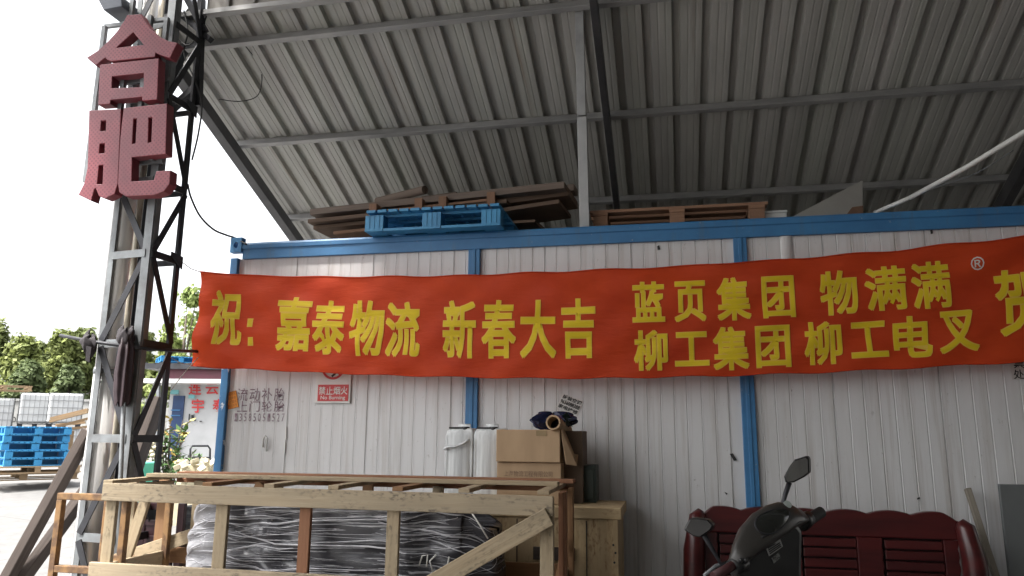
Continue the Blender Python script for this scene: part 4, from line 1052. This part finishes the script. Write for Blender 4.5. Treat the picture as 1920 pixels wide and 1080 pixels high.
# cowl: sections along the bar, flat towards the rider, ridge along the far side
HL = (Rg-Lg).length
m_cowl = M('dark_olive_plastic', (.048,.044,.040), (.03,.028,.026), 7, .36)
def SPt(a_, p, q, uo=.055): return SP(a_, p*.64-q*.77, uo+p*.77+q*.64)   # section tilted towards the rider
b = MB(); vs = []; fs = []; n = 24
secs = [(-.34,.020,.020,.0),(-.27,.036,.028,.018),(-.17,.052,.033,.042),(-.05,.060,.037,.054),(.08,.060,.037,.056),(.17,.055,.035,.052),(.25,.042,.031,.036),(.31,.028,.026,.015)]
for a_, hp_, hq, uo in secs:
    for k in range(n):
        t = 2*pi*k/n; c_, s_ = cos(t), sin(t)
        vs.append(SPt(a_*HL, hp_*abs(c_)**.62*(1 if c_ > 0 else -1), hq*abs(s_)**.62*(1 if s_ > 0 else -1), uo))
for i in range(len(secs)-1):
    for k in range(n): fs.append((i*n+k, i*n+(k+1)%n, (i+1)*n+(k+1)%n, (i+1)*n+k))
fs += [list(range(n))[::-1], [(len(secs)-1)*n+k for k in range(n)]]
b.add(vs, fs, smooth=True); b.build('handlebar_cover', m_cowl, sco)
b = MB()
def disp(u, t):
    a = 2*pi*u; r_ = t
    return SPt(.008+.088*r_*cos(a), -.002+.036*r_*sin(a)*(1-.25*cos(a)*r_), .0355+.009*(1-r_*r_))
b.grid(disp, 30, 6); b.build('display', M('smoked_glass', (.02,.022,.02), None, 3, .12), sco)
b = MB(); b.tube([disp(k/30, 1.03) for k in range(31)], .003, 6, cap=False); b.build('display_rim', m_dsteel, sco)
b = MB(); b.tube([SPt(-.14*HL,-.03,.030), SPt(.20*HL,-.052,.022)], .004, 6); b.build('trim_line', m_black, sco)
# switch housing and levers at the left end, throttle housing at the right end
b = MB(); b.tube([SP(-.36*HL,0,-.01), SP(-.27*HL,0,-.012)], [.027,.034], 12); b.tube([SP(-.30*HL,-.03,.0), SP(-.30*HL,-.045,.012)], .008, 8); b.tube([SP(-.33*HL,-.025,.01), SP(-.33*HL,-.04,.018)], .006, 8); b.build('switch_housing', m_black, sco)
b = MB(); b.tube([SP(.29*HL,0,.0), SP(.37*HL,0,.0)], [.033,.028], 12); b.build('throttle_housing', m_black, sco)
for sg in (-1, 1):
    b = MB(); b.tube([SP(sg*.30*HL,.03,-.01), SP(sg*.36*HL,.075,-.015), SP(sg*.47*HL,.07,-.02)], [.008,.007,.006], 8); b.build('brake_lever', m_steel, sco)
# column fairing facing the rider: traced outline, at its own depth
cpoly = [(640,960),(700,830),(900,760),(1030,640),(1150,640),(1195,700),(1190,1000),(1200,1300),(700,1300),(640,1050)]
b = MB(); b.prism([zp5(x,y,2.80+.00035*(x-640)) for x,y in cpoly], V((-.02,.12,-.01))); b.build('column_fairing', m_black, sco, bevel=.018)
FY = 2.798
def cy(x): return FY+.00035*(x-640)-.003
b = MB(); q4 = [zp5(x,y,cy(x)) for x,y in ((882,842),(1003,768),(1026,830),(908,914))]; b.prism(q4, (0,-.002,0)); b.build('sticker', M('grey_label', (.36,.36,.35), None, 9, .6), sco)
b = MB()
for i in range(4):
    p_ = .14+.22*i; a_ = q4[0].lerp(q4[3], p_); c_ = q4[1].lerp(q4[2], p_); b.beam(a_.lerp(c_,.1)+V((0,-.0035,0)), a_.lerp(c_,.62 if i == 0 else .9)+V((0,-.0035,0)), .002, .0035, (0,0,1))
b.build('sticker_print', m_ink, sco)
b = MB(); q5 = [zp5(x,y,cy(x)) for x,y in ((928,928),(992,880),(1008,925),(948,975))]; b.prism(q5, (0,-.002,0)); b.build('small_sticker', M('dim_label', (.20,.21,.20), (.05,.05,.05), 90, .6, lo=.45, hi=.55), sco)
b = MB(); p = SPt(.125,.030,.030,.045); b.tube([p, SPt(.125,.030,.037,.045)], .015, 18); b.build('round_badge', M('pale_badge', (.42,.47,.45), None, 5, .5), sco)
b = MB(); b.tube([SP(-.31*HL,.0,-.04), SP(-.30*HL,-.03,-.10), SP(-.22*HL,-.04,-.20), SP(-.10*HL,-.02,-.26)], .006, 6); b.tube([SP(-.28*HL,.02,-.04), SP(-.25*HL,-.02,-.12), SP(-.16*HL,-.02,-.24)], .005, 6); b.build('brake_cable', m_cable, sco)
zz5 = lambda L, Y: [U(1240+x/4.5, 840+y/4.5, Y) for x, y in L]
def mirror(poly, Y, stem, dY):
    P_ = zz5(poly, Y); c_ = sum(P_, V((0,0,0)))/len(P_)
    b = MB(); b.prism(P_, (.012,.035,.0)); mo = b.build('mirror_head', m_black, sco, bevel=.006)
    P2 = [c_+(p-c_)*.86+V((0,-.0025,0)) for p in P_]; n_ = V((-.30,-1,.10)).normalized()
    b = MB(); b.prism(P2, (0,-.0015,0)); b.build('mirror_glass', m_chrome, mo)
    b = MB(); b.tube(stem, [.007]*(len(stem)-2)+[.009,.010], 8); b.build('mirror_stem', m_dsteel, sco)
mirror([(1032,240),(1075,160),(1122,98),(1228,64),(1248,85),(1252,205),(1200,246),(1110,292),(1055,298),(1042,285)], 3.05,
       [SP(.13,-.01,.03), U(1466,955,3.06), U(1472,928,3.06), U(1480,905,3.07)], 0)
mirror([(183,690),(235,593),(300,590),(392,605),(440,650),(418,692),(322,757),(265,745)], 2.80,
       [Lg+(Rg-Lg)*.30, U(1352,1058,2.84), U(1330,1020,2.84), U(1318,1000,2.83)], 0)
# lower body (below the frame of the photograph)
base = V((Bc.x+.05, Bc.y+.02, 0)); hx = hf
def GP(f, s, z): return base + hx*f + V((bd.x,bd.y,0)).normalized()*s + V((0,0,z))
b = MB(); b.tube([GP(.10,.03,.75), GP(.28,.03,.25)], .03, 10); b.build('fork', m_dsteel, sco)
for f in (.30, -.95):
    b = MB(); ring_ = [GP(f+.17*cos(2*pi*k/24), .03, .22+.17*sin(2*pi*k/24)) for k in range(25)]; b.tube(ring_, .05, 10, cap=False); wo_ = b.build('wheel', m_rubber, sco)
    b = MB(); b.tube([GP(f,-.02,.22), GP(f,.08,.22)], .12, 20); b.build('hub', m_dsteel, wo_)
b = MB(); b.prism([GP(.05,-.13,.55), GP(.0,-.13,.24), GP(-.45,-.13,.22), GP(-.62,-.13,.5), GP(-1.15,-.13,.55), GP(-1.2,-.13,.62), GP(-.52,-.13,.68), GP(-.42,-.13,.30), GP(-.08,-.13,.30)], V((bd.x,bd.y,0)).normalized()*.30); b.build('body', m_black, sco, bevel=.02)
b = MB(); b.prism([GP(-.5,-.11,.685), GP(-1.2,-.11,.66), GP(-1.22,-.11,.72), GP(-.85,-.11,.75), GP(-.5,-.11,.73)], V((bd.x,bd.y,0)).normalized()*.26); b.build('seat', m_rubber, sco, bevel=.02)

# ================================================================== YARD
# stacked blue pallets (d ~ 16 m)
d0 = 15.2
def face_rot(px): r_ = ray(px, 810); return math.atan2(r_.y, r_.x) - pi/2
bp = plastic_pallet('plastic_pallet', m_bplast2, 1.12, 1.0, .17)
g0 = GD(66, d0); rot0 = face_rot(66) + RAD(10)
zst = AD(66, 872, d0).z
lbls = ['bright blue plastic pallet, bottom of the yard stack', 'bright blue plastic pallet, second from the bottom of the yard stack', 'bright blue plastic pallet, middle of the yard stack', 'bright blue plastic pallet, second from the top of the yard stack', 'bright blue plastic pallet, topmost of the yard stack']
ht = (AD(66,800,d0).z - zst)/5
for i in range(5):
    off = RGT*((.03,.02,-.04,-.05,-.01)[i])
    loc = (g0.x+off.x, g0.y+off.y, zst+ht*i)
    if i == 0: bp.location = loc; bp.rotation_euler = (0,0,rot0); bp['label'] = lbls[0]; bp['group'] = 'blue pallets stacked in the yard'; o = bp
    else: o = copy_thing(bp, loc, rot0+RAD(random.uniform(-2,2)), lbls[i], 'blue pallets stacked in the yard')
    o.scale = (1,1,ht/.172)
yp = wooden_pallet('wooden_pallet', 1.5, 1.15, .13, m_yardwood); yp.location = (g0.x, g0.y, zst-.135); yp.rotation_euler = (0,0,rot0+.05); yp['label'] = 'wooden pallet directly under the bright blue pallet stack'; yp['group'] = 'wooden pallets in the yard'
gg = g0.z
yp2 = copy_thing(yp, (g0.x-.3, g0.y+.05, max(gg, zst-.135-.14)), rot0-.03, 'lowest wooden pallet on the ground under the blue stack'); yp2.scale = (1.25,1.1,1)
# IBC totes
def tote(label):
    root = thing('liquid_tote', label, 'tote', group='caged white liquid totes in the yard')
    b = MB(); b.bx(-.48,.48,-.55,.55,.16,1.12); b.build('bottle', m_yard_white, root, bevel=.06)
    b = MB(); b.tube([(0,0,1.10),(0,0,1.16)], .10, 16); b.build('lid', m_yard_white, root)
    b = MB()
    for i in range(8):
        x = -.5+i/7.0
        for y in (-.58,.58): b.beam((x,y,.14),(x,y,1.14),.014,.014)
    for z in (.2,.43,.66,.89,1.13):
        for y in (-.58,.58): b.beam((-.5,y,z),(.5,y,z),.016,.016)
        for x in (-.5,.5): b.beam((x,-.58,z),(x,.58,z),.016,.016)
    for j in range(7):
        for x in (-.5,.5): b.beam((x,-.58+j*1.16/6,.14),(x,-.58+j*1.16/6,1.14),.014,.014)
    b.build('cage', m_wire, root)
    b = MB()
    for x in (-.42,0,.42): b.bx(x-.07,x+.07,-.55,.55,0,.11)
    b.bx(-.5,.5,-.58,.58,.1105,.138); b.build('base', m_dsteel, root); return root
d1 = 25.5
t1 = tote('caged white tote, left one of the upper pair behind the blue pallets')
zu = AD(90,738,d1).z-1.14
spots = [(63,d1,zu,'caged white tote, left one of the upper pair behind the blue pallets'),(117,d1,zu,'caged white tote, right one of the upper pair behind the blue pallets'),
         (120,d1+.1,None,'caged white tote on the ground, lower right behind the blue pallets'),(64,d1+.1,None,'caged white tote on the ground behind the blue pallet stack'),
         (-14,d1-.5,AD(0,748,d1).z-1.14,'caged white tote cut by the left picture edge, upper one'),(-14,d1-.4,None,'caged white tote at the left edge, lower one')]
for i, (px_, dd, z, lb) in enumerate(spots):
    gp = GD(px_, dd); z0 = gp.z if z is None else z
    if z is None:
        up_z = zu if px_ > 20 else AD(0,748,d1).z-1.14
    o = t1 if i == 0 else copy_thing(t1, (0,0,0), 0, lb)
    o.location = (gp.x, gp.y, z0); o.rotation_euler = (0,0,face_rot(px_))
    if z is None: o.scale = (1,1,max(.3,(up_z-gp.z-.01)/1.16))
# wooden pallets near the totes
o = copy_thing(yp, tuple(AD(6,733,d1-.5)), face_rot(6)+.1, 'wooden pallet lying on top of the left edge tote'); o.scale=(1,1,1.3)
o['group'] = 'wooden pallets in the yard'
tb_ = thing('timber_pile', 'pale sawn boards piled right of the totes behind the flue pipe', 'timber', GD(125, 22))
for i, (xa, ya_, xb, yb_) in enumerate(((94,790,165,772),(96,785,165,768),(108,800,165,785),(112,806,168,800),(105,797,160,792))):
    b = MB(); b.beam(AD(xa,ya_,21.5+.3*i), AD(xb,yb_,21.8+.3*i), .25, .07); b.build('board', m_yardwood, tb_)
b = MB(); q0 = GD(108,22.3); b.bx(q0.x-.3, q0.x+.3, q0.y-.3, q0.y+.3, q0.z, AD(135,808,22.3).z); b.build('block', m_yardwood, tb_)
# concrete boundary wall
fw = thing('boundary_wall', 'grey concrete boundary wall in front of the trees', 'wall', GD(100, 32))
b = MB(); L_, R_ = GD(-500, 32), GD(460, 32)
zt2 = AD(20,752,32).z; b.beam(V((L_.x,L_.y,zt2/2)), V((R_.x,R_.y,zt2/2)), .2, zt2); b.build('panel', m_concrete_wall, fw)
b = MB(); b.beam(V((L_.x,L_.y,zt2+.05)), V((R_.x,R_.y,zt2+.05)), .3, .1); b.build('coping', m_concrete_wall, fw)
b = MB(); a_ = AD(14,792,31.85); c_ = AD(34,792,31.85); d_ = AD(14,776,31.85); write_rect(b, 'Sol', a_, c_, d_, -FWD, .01, .01); b.build('graffiti', m_ink, fw)
# neighbouring office hut
hut = thing('office_hut', 'small white hut with maroon eave, navy door and red writing', 'hut', GD(350, 20))
def hp(px_, py_, off=0): p = AD(px_, py_, 20-off); return p
m_hutwall = M('hut_wall', (.47,.475,.48), (.38,.385,.39), 1.5, .7)
b = MB()
hz0 = gz(*GD(350,20).xy); 
def hbox(mb, xa, ya_, xb, yb_, d_, dep):
    a = AD(xa, yb_, d_); c = AD(xb, ya_, d_); q0 = V((a.x,a.y,0)); q1 = V((c.x,c.y,0)); dv = (q1-q0); m_ = (q0+q1)/2 + FWD*(dep/2)
    mb.box((m_.x, m_.y, (a.z+c.z)/2), (dv.length, dep, abs(c.z-a.z)), math.atan2(dv.y, dv.x))
hbox(b, 303, 716, 560, 905, 20, 3.5); b.build('wall', m_hutwall, hut)
b = MB(); hbox(b, 262, 712, 565, 717, 19.3, 4.4); b.build('eave_board', m_white, hut)
b = MB(); hbox(b, 300, 692, 565, 711, 19.35, .3); b.build('fascia', m_shed_roof, hut)
b = MB(); hbox(b, 268, 683, 565, 691, 19.2, 4.5)
for i in range(14): x_ = 268+i*21; hbox(b, x_, 680, x_+8, 683, 19.2, 4.5)
b.build('roof', m_dsteel, hut)
b = MB(); hbox(b, 312, 742, 346, 880, 19.95, .045); do_ = b.build('door', m_dblue, hut)
b = MB(); hbox(b, 320, 768, 338, 770, 19.93, .015); hbox(b, 320, 778, 338, 780, 19.93, .015); b.build('door_strip', m_blue, do_)
b = MB(); b.beam(AD(297,718,19.35), AD(296,890,19.35), .08, .08, (0,1,0)); b.build('porch_post', m_steel, hut)
b = MB()
def hwrite(ch, x0_, y0_, x1_, y1_, off): write_rect(b, ch, AD(x0_,y1_,19.97), AD(x1_,y1_,19.97), AD(x0_,y0_,19.97), -FWD, off, .02)
hwrite('连',354,717,378,741,.02); hwrite('云',386,719,410,740,.02); hwrite('港',418,719,442,740,.02); hwrite('宇',360,748,383,774,.02); hwrite('泰',399,748,422,774,.02)
b.build('writing', m_red, hut)
b = MB(); hbox(b, 319, 731, 335, 739, 19.9, .03); hbox(b, 353, 740, 365, 747, 19.9, .03); b.build('plate', M('teal_plate', (.16,.42,.44), None, 6, .5), hut)
b = MB()
for (xa,ya_,xb,yb_) in ((353,776,356,788),(358,778,362,788),(362,776,364,788),(364,787,367,789),(374,789,378,791)): hbox(b, xa, ya_, xb, yb_, 19.95, .02)
b.build('scribble', m_ink, hut)
o = copy_thing(bp, tuple(AD(334,682,20.3)), face_rot(334)+.15, 'blue plastic pallet on the roof of the white hut'); o.scale = (.9,1,.9); o['group'] = 'pallets on the hut roof'
o['label'] = 'blue plastic pallet lying on the hut roof, seen left of the banner'
# plants by the hut
def leaf(mb, p, d, l, w_):
    d = V(d).normalized(); s = d.cross(V((random.uniform(-.4,.4),random.uniform(-.4,.4),1))).normalized()
    n_ = s.cross(d)
    mb.add([p, p+d*l*.45+s*w_+n_*.02*l, p+d*l, p+d*l*.45-s*w_+n_*.02*l], [(0,1,2,3)])
def shrub(name, label, px_, d, top_py, spread, mt, nst=14, nl=16, ll=.22, tip=None):
    g0 = GD(px_, d); root = thing(name, label, 'shrub', g0); zt3 = AD(px_, top_py, d).z-g0.z
    st, lf, tp2 = MB(), MB(), MB()
    for i in range(nst):
        a = random.uniform(0, 2*pi); r_ = spread*random.uniform(.2,1); h_ = zt3*random.uniform(.55,1)
        e = g0+V((r_*cos(a), r_*sin(a), h_)); m_ = g0+V((r_*.4*cos(a), r_*.4*sin(a), h_*.6)); st.tube([g0, m_, e], [.015,.01,.004], 5)
        for k in range(nl):
            t = random.uniform(.3,1); p = g0.lerp(m_, t*1.6) if t < .6 else m_.lerp(e, (t-.6)/.4)
            leaf(tp2 if (tip and t > .9) else lf, p, (random.uniform(-1,1),random.uniform(-1,1),random.uniform(-.3,.7)), ll*random.uniform(.6,1.2), ll*.22)
    st.build('stem', m_bark, root); lf.build('foliage', mt, root)
    if tip and tp2.f: tp2.build('young_leaves', tip, root)
    return root
shrub('leafy_shrub', 'tall leafy shrub with reddish young tips in front of the navy door', 322, 12.5, 775, .45, m_leaf, 16, 22, .17, m_ywleaf)
shrub('leafy_shrub', 'dark low shrub between the navy door shrub and the cabin', 352, 12.0, 838, .35, m_leaf, 14, 20, .15)
shrub('leafy_shrub', 'young yellow green shrub seen through the tower lattice', 264, 13.0, 795, .30, m_ywleaf, 8, 12, .16)
shrub('leafy_shrub', 'dark shrub with white blooms behind the tower', 286, 12.6, 838, .32, m_leaf, 14, 18, .13)
def blobs(name, label, cat, pts, r_, mt, nm):
    root = thing(name, label, cat, pts[0])
    b = MB()
    for p in pts:
        k1, k2 = random.random()*6, random.random()*6
        b.grid(lambda u, t: p+V((r_*1.2*cos(2*pi*u)*sin(pi*t)*(1+.2*sin(4*pi*u+k1)), r_*sin(2*pi*u)*sin(pi*t), r_*.8*cos(pi*t)*(1+.2*cos(4*pi*u+k2)))), 10, 7)
    b.build(nm, mt, root); return root
fp = [AD(random.uniform(264,302), random.uniform(826,868), 12.2+random.uniform(-.2,.2)) for _ in range(26)]
blobs('white_blooms', 'cluster of white blooms on the shrub behind the tower', 'flowers', fp, .036, m_cream, 'petals')
tc_ = thing('teal_basin', 'teal plastic tub under the white blooms behind the tower', 'tub', GD(283, 11.6))
b = MB(); q0 = GD(283,11.6); zt4 = AD(283,866,11.6).z; n = 20; vs = []
for (r_, z) in ((.13,q0.z),(.16,zt4-.03),(.175,zt4-.03),(.175,zt4),(.155,zt4),(.12,q0.z+.03)):
    vs += [V((q0.x+r_*cos(2*pi*k/n), q0.y+r_*sin(2*pi*k/n), z)) for k in range(n)]
b.add(vs, [(j*n+k, j*n+(k+1)%n, (j+1)*n+(k+1)%n, (j+1)*n+k) for j in range(5) for k in range(n)], smooth=True); b.build('tub', m_teal, tc_)
rub = MB()
for i in range(46):
    p = AD(random.uniform(332,400), random.uniform(862,905), 11+random.uniform(-.4,.4)); s = random.uniform(.05,.09)
    rub.box(p, (s*1.5, s, s*.7), random.uniform(0,3), random.uniform(-.6,.6), random.uniform(-.6,.6))
q0 = GD(366, 11.2); rub.prism([q0+RGT*-.32, q0+RGT*.32, AD(392,872,11.2), AD(340,872,11.2)], FWD*.5)
tag(rub.build('rubble_heap', m_cream), 'heap of cream coloured offcuts beside the cabin corner', 'rubble heap', kind='stuff')
chf = MB(); cpts = [AD(356,900,11.9), AD(357,842,11.9), AD(360,836,11.9), AD(390,836,12.1), AD(394,842,12.1), AD(393,900,12.1)]
chf.tube(cpts, .016, 6); chf.tube([AD(357,858,11.9), AD(393,858,12.1)], .012, 6); chf.tube([AD(350,868,11.5), AD(357,866,11.9)], .014, 6); chf.tube([AD(385,872,11.6), AD(393,866,12.1)], .014, 6)
chf.tube([AD(350,868,11.5), AD(349,905,11.5)], .014, 6); chf.tube([AD(385,872,11.6), AD(385,905,11.6)], .014, 6); chf.tube([AD(350,868,11.5), AD(385,872,11.6)], .014, 6)
tag(chf.build('metal_chair', m_dsteel), 'dark tube chair frame beside the cabin corner', 'chair')

# trees behind
def tree(label, px_, d, top_py, rad_px, mt, nleaf, base_py=None, sparse=False, name='broadleaf_tree', size=.22):
    g0 = GD(px_, d); H_ = AD(px_, top_py, d).z-g0.z; R_ = rad_px/F*d
    root = thing(name, label, 'tree', g0, 'trees behind the yard')
    tr_ = MB(); tr_.tube([g0, g0+V((.1,0,H_*.35)), g0+V((0,.1,H_*.85))], [.16,.12,.03], 7)
    cl = []
    zlo = H_*.18
    for i in range(95 if not sparse else 26):
        z = zlo+(H_-zlo)*random.random()**.8; f = (z-zlo)/(H_-zlo); w_ = R_*(1-.72*f**2.2)*random.uniform(.35,1)
        a = random.uniform(0,2*pi); c_ = g0+V((w_*cos(a), w_*sin(a), z)); cl.append((c_, R_*random.uniform(.12,.30)*(.85 if sparse else 1)))
        if i % 3 == 0: tr_.tube([g0+V((0,0,z*.6)), g0.lerp(c_,.5)+V((0,0,z*.15)), c_], [.06,.04,.012], 5)
    cl.append((g0+V((0,0,H_-R_*.2)), R_*.25))
    tr_.build('trunk', m_bark, root)
    b = MB()
    for k in range(nleaf):
        c_, r_ = random.choice(cl)
        v = V((random.gauss(0,1),random.gauss(0,1),random.gauss(0,1))); v.normalize(); p = c_+v*r_*random.uniform(.25,1.35)*(1 if not sparse else random.random()**.5*1.3)
        n_ = (v+V((random.uniform(-.8,.8),random.uniform(-.8,.8),random.uniform(-.2,1.0)))).normalized(); s = n_.orthogonal().normalized(); t_ = n_.cross(s); a = random.uniform(0,2*pi)
        s, t_ = s*cos(a)+t_*sin(a), t_*cos(a)-s*sin(a); L2 = size*random.uniform(.6,1.3)
        b.add([p-s*L2, p+t_*L2*.55, p+s*L2, p-t_*L2*.55], [(0,1,2,3)])
    b.build('crown', mt, root); return root
TL = [(-38,44,618,52,m_leafA,4200,'round green tree cut by the left picture edge'),(22,42,634,46,m_leafC,4200,'pale yellow green tree above the left edge tote'),
      (62,45,640,40,m_leafA,3600,'middling green tree above the left tote of the pair'),(98,41,632,40,m_leafC,4200,'bright yellow green tree above the tote pair'),
      (140,42,622,44,m_leafA,4400,'taller green tree left of the flue pipe'),(118,38,690,34,m_leafB,3200,'dark low tree just above the totes, left of the flue pipe'),
      (40,38,686,40,m_leafB,3200,'dark low tree just behind the left totes'),(190,44,640,46,m_leafB,3600,'dark tree hidden behind the flue pipe and tower'),
      (250,44,632,44,m_leafA,3600,'green tree seen through the lattice tower'),(305,42,640,40,m_leafC,3600,'low pale tree behind the hut roof'),
      (365,44,630,44,m_leafA,3400,'green tree behind the hut beside the banner edge'),(-100,46,630,60,m_leafA,2500,'green tree beyond the left picture edge')]
for px_, d, ty, rp_, mt, nl, lb in TL[:-1]: tree(lb, px_, d, ty+random.uniform(-8,8), rp_, mt, int(nl*1.5), size=.17)
tree('tall sparse bright green tree rising between tower and banner', 326, 30, 546, 66, m_leafD, 3600, sparse=True, size=.12)
